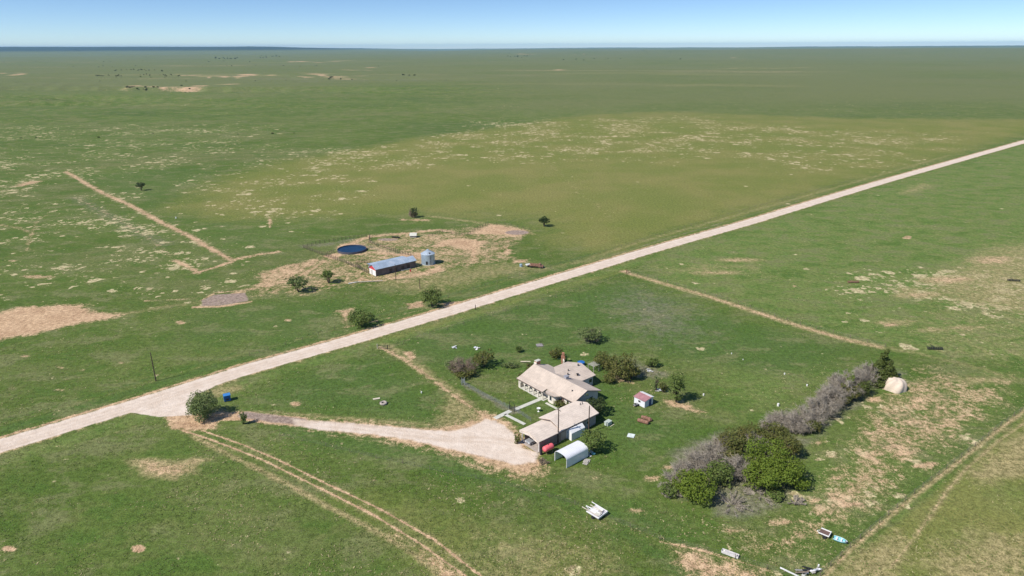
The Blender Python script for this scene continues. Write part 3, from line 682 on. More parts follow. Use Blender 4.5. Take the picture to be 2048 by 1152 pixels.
# ------------------------------------------------------------------ the house
def build_house():
    x, y = g(1047, 775)
    h = empty('ranch_house', (x, y, 0), A40, 'long white ranch house with a beige shingle roof and rear wing', 'house')
    # main block, ridge along v
    wl = MB().ext([(1.4, 0), (10.3, 0), (10.3, 2.85), (5.6, 4.55), (1.4, 2.95)], 'v', -18.6, 1.2)
    wl.ext([(-11.4, 0), (-1.0, 0), (-1.0, 2.75), (-6.1, 4.3), (-11.4, 2.75)], 'u', 9.0, 16.0)
    wl.build('wall', WALL, h)
    # front bay and entry
    MB().ext([(1.45, -9.6), (.1, -9.9), (-.35, -10.9), (-.35, -12.0), (.1, -13.0), (1.45, -13.3)], 'z', 0, 2.62).build('bay_wall', WALL, h)
    gable_roof(h, 'v', -19.2, 1.75, .55, 11.0, 5.5, 3.05, 4.95)
    MB().ext([(-1.15, 2.62), (.62, 3.02), (.62, 2.86), (-1.15, 2.46)], 'v', -8.95, 1.75).build('porch_roof', SHING, h)
    MB().ext([(.70, -9.2), (-.9, -9.9), (-1.1, -11.4), (-.9, -13.2), (.70, -14.2)], 'z', 2.74, 2.90).build('bay_roof', SHING, h)
    # rear wing roof with its ridge running back from the main ridge
    gable_roof(h, 'u', 5.62, 16.6, -11.9, -.55, -6.1, 3.02, 4.62, name='wing_roof')
    # dark eave lines
    MB().b2((-1.2, -8.97, 2.42), (-1.13, 1.77, 2.64)).build('fascia', TRIM, h)  # dark brown strip drawn for the shadow line under the porch eave
    MB().b2((.49, -19.2, 2.86), (.545, -14.3, 3.07)).build('fascia', TRIM, h)
    MB().ext([(-.96, 2.68), (-.9, 2.92), (-.9, 2.92), (-.96, 2.92)], 'v', -13.2, -9.9).build('fascia', TRIM, h)
    MB().ext([(-.8, 2.75), (-6.1, 4.42), (-11.7, 2.82), (-11.7, 2.95), (-6.1, 4.56), (-.8, 2.9)], 'u', 16.56, 16.66).build('barge_board', TRIM, h)
    MB().ext([(.7, 2.82), (5.5, 4.75), (10.85, 2.82), (10.85, 2.98), (5.5, 4.90), (.7, 2.98)], 'v', -19.26, -19.16).build('barge_board', TRIM, h)
    # arcaded porch
    ar = MB()
    n = 5; v0, v1 = -8.7, .5; wv = (v1 - v0) / n
    for i in range(n):
        a, b = v0 + i * wv, v0 + (i + 1) * wv
        r = wv / 2 - .14
        top = [(a, 1.35), (a + .14, 1.35)] + [((a + b) / 2 - r * math.cos(t), 1.35 + r * .95 * math.sin(t)) for t in np.linspace(0, math.pi, 11)] + [(b - .14, 1.35), (b, 1.35), (b, 2.5), (a, 2.5)]
        ar.ext([(p, q) for p, q in top], 'u', -.85, -.62)
        ar.b2((-.85, a - .13, .12), (-.62, a + .13, 1.36))
    ar.b2((-.85, v1 - .13, .12), (-.62, v1 + .13, 1.36))
    ar.build('arcade', WALL, h)
    MB().b2((-.85, .7, 0), (1.3, 1.15, 2.44)).build('porch_end_wall', WALL, h)
    MB().b2((-1.0, -9.4, 0), (1.38, .68, .12)).build('porch_floor', CONC, h)
    for v in (-1.2, -3.6, -7.0): window(h, 'u', 1.4, v, .9, 1.5, 1.3, -1)
    door(h, 'u', 1.4, -5.4, 1.0, 2.1, -1, TRIM)
    for v in (-10.5, -12.4): window(h, 'u', -.35 if v < -10.9 and v > -12.1 else .0, v, .8, .8, 1.4, -1)
    window(h, 'u', -.35, -11.45, .8, .9, 1.4, -1)
    door(h, 'u', 1.4, -14.3, 1.0, 2.1, -1, TRIM)
    for v in (-16.2, -17.6): window(h, 'u', 1.4, v, 1.1, .9, 1.1, -1)
    for u in (3.6, 7.6): window(h, 'v', -18.6, u, 1.0, 1.4, 1.2, -1)
    for u in (12.2, 15.0): window(h, 'v', -11.4, u, 1.0, 1.3, 1.2, -1)
    # roof fittings
    vb = MB().box((6.6, -10.2, 4.85), (1.1, 1.0, .95)); vb.box((6.6, -10.2, 5.36), (1.2, 1.1, .08))
    vb.build('evaporative_cooler', mat('cooler_grey', (.42, .42, .45), .6, .3), h)
    for u, v, s in ((9.2, -8.2, .16), (11.6, -9.6, .26), (14.8, -6.6, .16), (3.3, -15.8, .14), (10.5, -7.0, .12)):
        zz = 4.66 - abs(v + 6.1) * .28 if u > 7 else 3.9
        MB().tube((u, v, zz - .2), (u, v, zz + .5), s, s, 10).lathe([(s * 1.5, zz + .5), (.02, zz + .68)], 10, (u, v, 0)).build('roof_vent', DARKM, h)
    ch = MB().b2((6.2, 1.35, 0), (7.6, 2.25, 5.5)).build('chimney', BRICK, h)
    MB().b2((6.1, 1.25, 5.5), (7.7, 2.35, 5.66)).build('chimney_cap', CONC, ch)
    MB().b2((5.95, 1.3, 0), (6.18, 2.3, 5.2)).build('chimney_side', WALL, ch)
    return h
build_house()

# ------------------------------------------------------------------ garage with open carport
def build_garage():
    x, y = g(1079, 905)
    h = empty('garage', (x, y, 0), A40, 'long beige-roofed garage with an open carport at the driveway end', 'garage')
    MB().ext([(.3, 0), (7.4, 0), (7.4, 2.9), (3.8, 4.1), (.3, 2.85)], 'u', 7.2, 19.4).build('wall', WALLG, h)
    w2 = MB()
    w2.b2((.4, .25, 0), (7.2, .4, 2.86)); w2.b2((.9, 6.2, 0), (7.2, 6.35, 2.86))
    w2.build('carport_wall', mat('siding_brown', (.27, .22, .20), .85, stripe=(0, .35)), h)
    gable_roof(h, 'u', -.35, 7.0, -.2, 6.85, 3.35, 3.05, 4.0, m=SHING2)
    gable_roof(h, 'u', 6.9, 19.9, -.25, 7.95, 3.85, 3.22, 4.55, m=SHING2, name='workshop_roof')
    MB().ext([(0.0, 2.88), (3.85, 4.24), (7.7, 2.95), (7.7, 3.05), (3.85, 4.38), (0, 3.02)], 'u', 6.84, 6.895).build('barge_board', TRIM, h)
    MB().ext([(-.15, 2.85), (3.35, 3.82), (6.8, 2.85), (6.8, 2.5), (3.35, 3.1), (-.15, 2.5)], 'u', -.42, -.355).build('fascia', mat('fascia_beige', (.66, .57, .50), .8), h)
    for v in (.3, 6.3): MB().box((.1, v, 1.4), (.18, .18, 2.8)).build('post', FRAMEW, h)
    MB().b2((-.5, .1, 0), (7.15, 6.5, .1)).build('floor', mat('carport_slab', (.42, .36, .32), .9), h)
    MB().b2((-.29, -.3, 2.82), (19.8, -.24, 2.98)).build('gutter', TRIM, h)
    window(h, 'v', .3, 16.6, 1.1, 1.1, .9, -1); door(h, 'v', .3, 13.8, 1.0, 2.1, -1, mat('door_red', (.35, .09, .08), .6))
    MB().b2((9.0, .2, .1), (12.2, .28, 2.5)).build('side_panel', WHITEM, h)
    for u in (17.6, 18.3):
        MB().tube((u, 4.1, 4.4), (u, 4.1, 5.1), .1).build('roof_vent', DARKM, h)
build_garage()

def local(ox, oy, u, v, a=A40):
    return ox + u * math.cos(a) - v * math.sin(a), oy + u * math.sin(a) + v * math.cos(a)

def build_car(loc, rz, label, col, name='parked_car', pickup=False):
    c = empty(name, (*loc, .0), rz, label, 'car')
    P = mat('car_paint_' + name, col, .3, .3, var=.05)
    prof = [(-2.2, .35), (2.2, .35), (2.25, .75), (2.1, .92), (1.0, 1.0), (.45, 1.5), (-1.2, 1.52), (-2.0, 1.05), (-2.25, .9)]
    MB().ext([(u, z) for u, z in prof], 'v', -.85, .85).build('body', P, c)
    MB().ext([(1.0, 1.03), (.5, 1.46), (.44, 1.46), (.9, 1.03)], 'v', -.72, .72).build('windscreen', GLASS, c)
    for s in (-1, 1):
        MB().ext([(.85, 1.05), (.42, 1.43), (-1.1, 1.44), (-1.6, 1.08)], 'v', s * .86 - .01, s * .86 + .01).build('side_window', GLASS, c)
        MB().b2((2.2, s * .6 - .16, .62), (2.27, s * .6 + .16, .8)).build('headlight', WHITEP, c)
        for u in (-1.35, 1.35):
            wh = MB().lathe([(.1, -.11), (.33, -.11), (.36, 0), (.33, .11), (.1, .11)], 16, (0, 0, 0), 'y', True).build('wheel', TYRE, c)
            wh.location = (u, s * .8, .36)
            MB().lathe([(.02, -.12), (.2, -.12), (.2, .12), (.02, .12)], 12, (0, 0, 0), 'y').build('rim', GALV, wh)
    return c
gx, gy = g(1079, 905)
build_car(local(gx, gy, 2.1, 4.2), A40 + math.pi, 'silver-grey car parked nose out under the carport roof', (.35, .36, .38)).location.z = .1

# ------------------------------------------------------------------ red fuel tank on a stand
def fuel_tank():
    x, y = local(gx, gy, 1.4, -1.5)
    t = empty('fuel_tank', (x, y, 0), A40, 'red horizontal fuel tank on a stand beside the carport', 'tank')
    REDT = mat('red_tank_paint', (.80, .15, .17), .5, var=.12)
    MB().lathe([(.02, -1.5), (.45, -1.45), (.68, -1.25), (.72, -1.0), (.72, 1.0), (.68, 1.25), (.45, 1.45), (.02, 1.5)], 20, (0, 0, 1.5), 'x').build('tank_shell', REDT, t, True)
    for u in (-.9, .9):
        MB().tube((u, -.5, 0), (u, -.3, 1.1), .05).tube((u, .5, 0), (u, .3, 1.1), .05).box((u, 0, .85), (.08, 1.0, .08)).build('leg', RUST, t)
    MB().tube((0, 0, 2.15), (0, 0, 2.4), .08).build('filler_cap', DARKM, t)
    bx, by = local(gx, gy, -.3, -.9)
    b = empty('fuel_pump', (bx, by, 0), A40, 'dark fuel pump standing at the carport corner', 'fuel pump')
    MB().box((0, 0, .55), (.45, .5, 1.1)).build('cabinet', DARKM, b); MB().box((0, 0, 1.2), (.35, .4, .2)).build('head', DARKM, b)
    MB().tube((.0, .28, .9), (.0, .34, .3), .03).build('hose', TYRE, b)
fuel_tank()

# ------------------------------------------------------------------ quonset carport, canvas shelter, shed
def quonset():
    x, y = g(1133, 937)
    q = empty('metal_shelter', (x, y, 0), A40, 'white open-ended metal shelter with a rounded roof beside the tree', 'shelter')
    W_, L_ = 4.0, 7.0
    prof = []
    for t in np.linspace(0, 1, 15):
        a = math.pi * t; prof.append((W_ / 2 - W_ / 2 * abs(math.cos(a)) ** .75 * (1 if math.cos(a) > 0 else -1), 1.95 + 1.05 * math.sin(a) ** .8))
    outer = [(0, .12)] + prof + [(W_, .12)]
    inner = [(v + (.05 if v < W_ / 2 else -.05), z - .05) for v, z in outer]
    MB().ext(outer + inner[::-1], 'u', 0, L_).build('cover', WHITEM, q)
    for u in (.1, 2.4, 4.6, 6.9):
        for v in (.12, W_ - .12): MB().tube((u, v, 0), (u, v, 2.0), .05).build('post', FRAMEW, q)
    MB().b2((6.7, .2, .05), (6.76, W_ - .2, 2.0)).build('end_panel', WHITEM, q)
    rx, ry = local(x, y, 8.2, .6)
    b = empty('scrap_pile', (rx, ry, 0), .4, 'pile of pale sheet scrap behind the rounded white shelter', 'scrap pile')
    for i in range(9):
        MB().box((random.uniform(-1, 1), random.uniform(-.7, .7), .12 + .09 * i), (random.uniform(.7, 1.6), random.uniform(.4, .9), .06), random.uniform(0, 3), ('X', random.uniform(-.4, .4))).build('sheet', random.choice([WHITEM, TEAL, CONC]), b)
    rx, ry = local(x, y, 4.6, -1.5)
    b = empty('pallet_stack', (rx, ry, 0), A40 + .3, 'weathered pallets lying beside the rounded white shelter', 'pallets')
    for k, (a, c, r) in enumerate([(0, 0, 0), (1.3, .1, .3), (.6, .2, .1)]):
        m = MB(); z0 = .1 if k < 2 else .28
        for i in range(6): m.box((a + (-.5 + i * .2) * math.cos(r), c + (-.5 + i * .2) * math.sin(r), z0 + .07), (.13, 1.1, .03), r)
        for s in (-.45, 0, .45): m.box((a - s * math.sin(r), c + s * math.cos(r), z0), (1.1, .08, .09), r)
        m.build('pallet', mat('grey_pallet', (.48, .45, .40), .9, var=.2), b)
quonset()
def canvas_shelter():
    x, y = g(1143, 882)
    q = empty('canvas_shelter', (x, y, 0), A40, 'small white canvas-covered shelter half hidden by the tree', 'shelter')
    MB().ext([(0, 0), (0, 2.0), (.9, 2.75), (2.0, 3.0), (3.1, 2.75), (4.0, 2.0), (4.0, 0)], 'u', 0, 4.6).build('cover', TARP, q)
    MB().ext([(1.2, 0.02), (2.8, .02), (2.8, 1.9), (1.2, 1.9)], 'u', -.03, -.004).build('door_flap', mat('canvas_flap', (.62, .62, .63), .8), q)
canvas_shelter()
def shed():
    x, y = g(1289, 816)
    s = empty('garden_shed', (x, y, 0), A40, 'small white shed with a faded red and white roof in the back yard', 'shed')
    MB().ext([(0, 0), (3.4, 0), (3.4, 2.0), (2.4, 2.3), (0, 1.9)], 'v', 0, 3.6).build('wall', mat('shed_white', (.74, .76, .80), .7, var=.08), s)
    MB().ext([(-.2, 1.92), (2.4, 2.36), (2.4, 2.44), (-.2, 2.0)], 'v', -.2, 3.8).build('roof', PINKR, s)
    MB().ext([(2.41, 2.40), (3.6, 2.1), (3.6, 2.18), (2.41, 2.50)], 'v', -.2, 3.8).build('white_roof', WHITEP, s)
    door(s, 'v', 0, 2.2, .9, 1.8, -1, mat('door_blue', (.05, .08, .2), .6))
    window(s, 'u', 0, 1.8, .9, .9, .7, -1)
    rx, ry = g(1272, 812)
    j = empty('garden_tractor', (rx, ry, 0), .6, 'old grey lawn mower leaning by the white shed', 'lawn mower')
    MB().box((0, 0, .45), (1.3, .7, .35)).build('body', mat('mower_grey', (.3, .3, .3), .6), j)
    MB().box((-.3, 0, .75), (.4, .45, .2)).build('seat', DARKM, j)
    for a in (-.45, .45):
        for b in (-.4, .4): MB().lathe([(.05, -.08), (.25, -.08), (.25, .08), (.05, .08)], 12, (a, b, .25), 'y', True).build('wheel', TYRE, j)
shed()

# ------------------------------------------------------------------ barn, bin, stock tank, pens
def barn():
    x, y = g(752, 553)
    b = empty('barn', (x, y, 0), A40, 'long dark barn with blue-grey metal roof and red and white gable end', 'barn')
    MB().ext([(.05, 0), (5.4, 0), (5.4, 3.0), (2.7, 4.3), (.05, 3.0)], 'u', .1, 19.6).build('wall', BARNW, b)
    MB().ext([(5.41, 0), (11.2, 0), (11.2, 2.3), (5.41, 2.9)], 'u', 2.6, 19.5).build('lean_to_wall', BARNW, b)
    gable_roof(b, 'u', -.25, 20.0, -.35, 5.75, 2.7, 3.05, 4.55, .12, GALVB)
    MB().ext([(5.76, 3.0), (11.6, 2.35), (11.6, 2.25), (5.76, 2.9)], 'u', 2.3, 19.9).build('lean_to_roof', GALVB, b)
    MB().ext([(.1, 2.45), (5.35, 2.45), (5.35, 2.95), (2.7, 4.22), (.1, 2.95)], 'u', .02, .09).build('red_gable', REDP, b)
    MB().b2((.03, .1, .02), (.09, 5.35, 2.44)).build('white_wall', WHITEP, b)
    MB().b2((-.03, 3.1, .05), (.02, 4.3, 2.1)).build('door', mat('barn_door', (.62, .60, .57), .8), b)
    MB().b2((-.03, 2.9, .05), (.02, 3.05, 2.2)).build('door_jamb', DARKM, b)
    for u in (6.5, 9.0, 12.4, 15.2):
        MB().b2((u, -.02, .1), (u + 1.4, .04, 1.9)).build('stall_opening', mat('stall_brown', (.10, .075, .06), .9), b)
    rx, ry = g(775, 548)
    for (px, py, L, mm, lab, nm) in ((778, 546, 3.4, WHITEP, 'white pipe lying along the barn wall', 'pipe'), (812, 540, 4.2, CONC, 'pale trough against the long barn wall', 'trough')):
        q = empty(nm, (*g(px, py), 0), A40, lab, nm)
        MB().b2((-L / 2, -.2, 0), (L / 2, .2, .1)).b2((-L / 2, -.25, .1), (L / 2, -.2, .4)).b2((-L / 2, .2, .1), (L / 2, .25, .4)).b2((-L / 2 - .05, -.25, 0), (-L / 2, .25, .4)).b2((L / 2, -.25, 0), (L / 2 + .05, .25, .4)).build('basin', mm, q)
    q = empty('barrel', (*g(821, 543), 0), 0, 'small red barrel standing at the long barn wall', 'barrel')
    MB().lathe([(.02, 0), (.3, 0), (.3, .9), (.02, .9)], 14).build('drum', REDP, q); MB().lathe([(.31, .3), (.33, .33), (.31, .36)], 14).build('hoop', DARKM, q)
barn()
def grain_bin():
    x, y = g(855, 531)
    y += 2.9
    b = empty('grain_bin', (x, y, 0), A40, 'round galvanised grain bin with a conical roof beside the barn', 'grain bin')
    prof = []
    for i in range(45):
        prof.append((2.95 + (.035 if i % 2 else 0), .15 + i * 4.5 / 44))
    MB().lathe([(.05, .0), (3.1, 0), (3.1, .15), (2.9, .15)], 40).build('base', CONC, b)
    MB().lathe(prof, 40).build('wall', mat('bin_sheet', (.46, .57, .68), .4, .5, var=.12, sc=.6), b, True)
    MB().lathe([(3.12, 4.6), (3.1, 4.7), (.55, 6.2), (.5, 6.5), (.02, 6.62)], 40).build('roof', mat('bin_roof', (.58, .66, .72), .4, .45, var=.1), b)
    rb = MB()
    for i in range(20):
        t = 2 * math.pi * i / 20; rb.tube((3.08 * math.cos(t), 3.08 * math.sin(t), 4.74), (.6 * math.cos(t), .6 * math.sin(t), 6.22), .035, n=5)
    rb.build('roof_rib', GALV, b)
    a0 = math.radians(-95) - A40
    c, s = math.cos(a0), math.sin(a0)
    MB().box((2.98 * c, 2.98 * s, 1.1), (.1, .85, 1.5), a0).build('door', DARKM, b)
    a0 = math.radians(-62) - A40; c, s = math.cos(a0), math.sin(a0); l = MB()
    for d in (-.2, .2): l.tube((3.1 * c - d * s, 3.1 * s + d * c, .2), (3.1 * c - d * s, 3.1 * s + d * c, 4.7), .03, n=5)
    for i in range(15): l.tube((3.1 * c + .2 * s, 3.1 * s - .2 * c, .4 + i * .3), (3.1 * c - .2 * s, 3.1 * s + .2 * c, .4 + i * .3), .02, n=5)
    l.build('ladder', DARKM, b)
    MB().box((2.1 * c, 2.1 * s, 5.3), (.7, .7, .12), a0, ('Y', .5)).build('roof_hatch', DARKM, b)
grain_bin()
def stock_tank():
    x, y = g(704, 501)
    R_ = 6.6
    t = empty('stock_tank', (x, y, 0), 0, 'large round stock tank full of dark blue water in the pens', 'water tank')
    MB().lathe([(R_, 0), (R_ + .12, 0), (R_ + .12, 1.0), (R_, 1.0), (R_ - .04, .95), (R_ - .04, .0)], 56, closed=True).build('rim', mat('tank_rim', (.10, .10, .13), .6, .2), t)
    MB().lathe([(R_ - .05, .62), (R_ * .5, .62), (.02, .62)], 56).build('water', WATER, t)
stock_tank()

def fence(name, pts, label, sp, ph, pr, rails, rr, pm, rm, closed=False, jit=.0, maxp=98, cat='fence', world=False):
    """one fence: every post a part, all rails or wires one part"""
    P = [p if world else g(*p) for p in pts]
    if closed: P = P + [P[0]]
    ox, oy = P[0]
    root = empty(name, (ox, oy, 0), 0, label, cat)
    tot = sum(math.dist(a, b) for a, b in zip(P, P[1:])); sp = max(sp, tot / maxp)
    pos = []
    for a, b in zip(P, P[1:]):
        L = math.dist(a, b); k = max(1, round(L / sp))
        pos += [(a[0] + (b[0] - a[0]) * i / k, a[1] + (b[1] - a[1]) * i / k) for i in range(k)]
    if not closed: pos.append(P[-1])
    proto = None; hh = []
    base = MB().tube((0, 0, -.05), (0, 0, ph), pr, pr * .85, 6)
    for i, (px, py) in enumerate(pos):
        if proto is None: o = proto = base.build('post', pm, root)
        else: o = proto.copy(); C.objects.link(o); o.parent = root
        o.location = (px - ox, py - oy, 0); o.rotation_euler = (random.uniform(-jit, jit), random.uniform(-jit, jit), 0)
        o.scale = (1, 1, random.uniform(.92, 1.08))
    w_ = MB(); pp = pos + ([pos[0]] if closed else [])
    for a, b in zip(pp, pp[1:]):
        for z in rails: w_.tube((a[0] - ox, a[1] - oy, z), (b[0] - ox, b[1] - oy, z), rr, n=4, cap=False)
    w_.build('rails' if rr > .02 else 'wires', rm, root)
    return root
WIRE = mat('wire', (.25, .24, .23), .6, .5)
fence('pen_fence', [(607, 496), (622, 502), (650, 512), (690, 526), (722, 540), (737, 547)], 'weathered post fence from the pens to the barn gable', 1.5, 1.7, .1, (.5, 1.0, 1.5), .045, POLEM, WOOD)
fence('pen_fence', [(607, 496), (640, 487), (668, 483), (700, 478), (740, 473)], 'weathered post fence behind the round stock tank', 2.2, 1.6, .1, (.5, 1.0, 1.45), .045, POLEM, WOOD)
fence('pen_fence', [(740, 473), (738, 486), (770, 497), (800, 507), (822, 511)], 'post fence from the stock tank to the back of the barn', 1.8, 1.6, .1, (.5, 1.0, 1.45), .045, POLEM, WOOD)
fence('pen_fence', [(722, 540), (712, 530), (724, 524), (740, 529)], 'pipe pen holding pen beside the red gable', 1.8, 1.6, .07, (.4, .8, 1.2, 1.55), .035, POLEM, POLEM)
fence('pen_fence', [(668, 505), (652, 512)], 'short rail fence left of the round stock tank', 1.4, 1.6, .1, (.5, 1.0, 1.45), .05, POLEM, WOOD)
fence('corral_fence', [(858, 474), (885, 464), (912, 470), (936, 471), (950, 461), (976, 449)], 'corral fence crossing the bare red ground beyond the barn', 3, 1.5, .09, (.5, 1.0, 1.4), .035, POLEM, WOOD)
fence('corral_fence', [(976, 449), (1010, 449), (1060, 460)], 'corral fence above the brown puddle', 4, 1.5, .08, (.5, 1.0), .02, POLEM, WOOD)
fence('yard_fence', [(922, 766), (948, 781), (975, 796), (1000, 808), (1018, 818)], 'grey chain-link yard fence with steel posts', 1.8, 1.25, .04, (.1, .25, .4, .55, .7, .85, 1.0, 1.18), .012, mat('steel_post', (.35, .37, .38), .5, .5), mat('chain_link', (.36, .38, .38), .6, .4))
fence('yard_fence', [(1030, 822), (1046, 832), (1062, 843)], 'grey chain-link fence from the gate to the garage', 1.8, 1.25, .04, (.1, .25, .4, .55, .7, .85, 1.0, 1.18), .012, MATS['steel_post'], MATS['chain_link'])
fence('field_fence', [(1256, 545), (1335, 566), (1410, 588), (1500, 617), (1600, 650), (1700, 677), (1770, 694)], 'thin wire fence along the sandy field lane', 5, 1.35, .07, (.35, .7, 1.05, 1.25), .01, WOOD, WIRE, jit=.05)
fence('field_fence', [(2100, 782), (2001, 852), (1922, 915), (1811, 1001), (1700, 1095), (1640, 1152), (1600, 1196)], 'wire fence between the rough strip and the tan field', 4, 1.3, .06, (.35, .7, 1.05, 1.2), .01, WOOD, WIRE, jit=.05)
fence('roadside_fence', [(500, 712), (700, 652), (870, 604), (1060, 545), (1180, 514), (1300, 476), (1500, 418), (1700, 363)], 'wire fence along the far side of the gravel road', 6, 1.3, .06, (.35, .7, 1.05, 1.2), .01, WOOD, WIRE, jit=.05)
fence('field_fence', [(780, 698), (860, 670), (960, 640), (1060, 611), (1160, 580), (1256, 548)], 'wire fence between the gravel road and the yard pasture', 6, 1.3, .06, (.35, .7, 1.05, 1.2), .01, WOOD, WIRE, jit=.05)
fence('field_fence', [(560, 872), (700, 905), (860, 940), (1000, 968), (1150, 1010), (1320, 1080), (1470, 1118), (1600, 1160)], 'thin wire fence below the driveway and the shelters', 6, 1.2, .05, (.35, .7, 1.05), .01, WOOD, WIRE, jit=.05)

def utility_pole(px, py, h, label, arm=True, tilt=0.0):
    p = empty('utility_pole', (*g(px, py), 0), A40 + tilt, label, 'utility pole')
    MB().tube((0, 0, -.1), (0, 0, h), .17, .11, 8).build('pole', POLEM, p)
    if arm:
        MB().box((0, 0, h - .5), (.1, 1.5, .1)).build('crossarm', POLEM, p)
        for v in (-.65, 0.0, .65): MB().tube((0, v, h - .44 if v else h), (0, v, h - .25 if v else h + .18), .05, n=6).build('insulator', CONC, p)
utility_pole(1116, 887, 9.6, 'tall brown utility pole beside the carport wall')
utility_pole(1177, 866, 7.6, 'utility pole behind the garage beside the small white shelter', False)
utility_pole(792, 560, 6.9, 'brown utility pole in front of the long barn wall', False)
utility_pole(840, 577, 3.8, 'short bare pole in the grass in front of the barn', False)
utility_pole(312, 762, 9.0, 'lone utility pole in the pasture left of the road', False)
utility_pole(951, 619, 1.9, 'short marker post at the road edge', False)
utility_pole(861, 512, 2.2, 'short pole behind the grain bin', False)

# ------------------------------------------------------------------ yard: paths, gate, small things
def slab(name, pts, wd, label):
    P = [g(*p) for p in pts]
    (ax, ay), (bx, by) = P
    L = math.dist(*P); a = math.atan2(by - ay, bx - ax)
    o = MB().box((L / 2, 0, .03), (L, wd, .12)).build(name, CONC)
    o.location = (ax, ay, 0); o.rotation_euler = (0, 0, a)
    return tag(o, label, 'path', kind='structure')
slab('walkway', [(1031, 819), (1084, 797)], 1.25, 'concrete walkway from the gate to the porch')
slab('walkway', [(990, 837), (1021, 822)], 1.35, 'concrete walkway outside the yard gate')
slab('walkway', [(1010, 829), (1050, 849)], .9, 'narrow concrete walkway running towards the garage')
slab('walkway', [(1092, 806), (1114, 818)], .7, 'short concrete walkway below the bay window')
def gate():
    x, y = g(1024, 821)
    q = empty('garden_gate', (x, y, 0), A40 + math.pi / 2, 'dark iron gate with posts across the concrete walkway', 'gate')
    for u in (-1.0, 1.0): MB().tube((u, 0, 0), (u, 0, 2.0), .07).build('post', DARKM, q)
    m = MB(); m.tube((-.95, 0, .2), (.95, 0, .2), .03).tube((-.95, 0, 1.3), (.95, 0, 1.3), .03)
    for i in range(11): m.tube((-.9 + i * .18, 0, .2), (-.9 + i * .18, 0, 1.3), .02, n=5)
    m.build('gate_leaf', DARKM, q)
    m = MB(); ps = [(-1.0 * math.cos(t), 0, 2.0 + .5 * math.sin(t)) for t in np.linspace(0, math.pi, 9)]
    for a, b in zip(ps, ps[1:]): m.tube(a, b, .04, n=6)
    m.build('arch', DARKM, q)
gate()
def simple(name, px, py, rz, label, cat, parts, group=None):
    q = empty(name, (*g(px, py), 0), rz, label, cat, group)
    for nm, mb, m in parts: mb.build(nm, m, q)
    return q
# outdoor fireplace, pool, pergola behind the house
def arch_wall(v0, v1):
    a, b = v0, v1; r = (b - a) / 2 - .15
    return MB().ext([(a, 0), (a + .15, 0), (a + .15, .7)] + [((a + b) / 2 - r * math.cos(t), .7 + r * math.sin(t)) for t in np.linspace(0, math.pi, 9)][1:-1] + [(b - .15, .7), (b - .15, 0), (b, 0), (b, 1.7), (a, 1.7)], 'u', -.15, .15)
simple('outdoor_fireplace', 1126, 726, A40 - .65, 'outdoor brick fireplace with white arches behind the house', 'fireplace',
       [('chimney', MB().b2((-.5, -.55, 0), (.5, .55, 2.3)).b2((-.35, -.4, 2.3), (.35, .4, 3.4)), BRICK), ('arch', arch_wall(.6, 2.1), WALL), ('arch', arch_wall(-2.1, -.6), WALL)])
simple('pool', 1162, 730, 0, 'round blue paddling pool behind the house wing', 'pool',
       [('wall', MB().lathe([(1.0, 0), (1.08, 0), (1.08, 1.0), (1.0, 1.0)], 28, closed=True), BLUEP), ('cover', MB().lathe([(1.0, .95), (.5, 1.02), (.02, 1.05)], 28), BLUEP)])
pg = MB()
for i in range(8): pg.box((-1.2 + i * .34, 0, 2.25), (.12, 2.6, .06))
simple('pergola', 1187, 742, A40, 'small grey slatted pergola between the house wing and the olive trees', 'pergola',
       [('slats', pg, mat('grey_timber', (.42, .40, .36), .9))] + [('post', MB().box((a, b, 1.1), (.12, .12, 2.2)), MATS['grey_timber']) for a in (-1.1, 1.1) for b in (-1.1, 1.1)])
simple('fallen_log', 1051, 727, -.5, 'pale fallen log lying above the house chimney', 'log', [('log', MB().tube((-1.6, 0, .3), (1.6, .3, .9), .18, .12), WOODL), ('stub', MB().tube((.4, .1, .6), (.7, -.5, 1.1), .09, .05), WOODL)])
simple('bird_bath', 1077, 823, 0, 'white bird bath on the lawn inside the yard', 'bird bath',
       [('pedestal', MB().lathe([(.3, 0), (.12, .1), (.1, .7), (.3, .8)], 14), WHITEP), ('bowl', MB().lathe([(.1, .78), (.5, .9), (.52, 1.0), (.4, .95), (.02, .9)], 16), WHITEP)])
simple('storage_box', 1216, 849, A40 + .1, 'pale grey-green storage box behind the garage corner', 'box',
       [('body', MB().box((0, 0, .45), (1.7, 1.1, .9)), mat('box_green_grey', (.52, .58, .52), .7)), ('lid', MB().box((0, 0, .95), (1.8, 1.2, .1)), MATS['box_green_grey']), ('skid', MB().box((.3, -1.1, .06), (1.6, .15, .12)), WOODL)])
simple('white_panel', 1262, 872, A40 + .5, 'flat white panel lying on the lawn', 'panel',
       [('sheet', MB().box((0, 0, .14), (1.9, 1.7, .05), 0, ('Y', .05)), mat('pale_mint', (.70, .76, .72), .5)), ('batten', MB().box((0, .5, .07), (1.8, .1, .08)), WOODL)])
def scrap_tank(px, py, a, L, r, label):
    simple('rusty_tank', px, py, a, label, 'tank', [('shell', MB().lathe([(.02, -L / 2), (r * .8, -L / 2 + .05), (r, -L / 2 + .25), (r, L / 2 - .25), (r * .8, L / 2 - .05), (.02, L / 2)], 16, (0, 0, r), 'x'), RUST), ('hatch', MB().tube((0, 0, r * 1.9), (0, 0, r * 2 + .15), .2), RUST)])
scrap_tank(1286, 846, -.55, 3.0, .5, 'rusty tank in front of the shed, nearer of the two')
scrap_tank(1292, 839, -.55, 2.6, .45, 'rusty tank in front of the shed, farther of the two')
scrap_tank(1300, 843, .6, 1.2, .38, 'short rusty drum at the right of the rusty tanks')

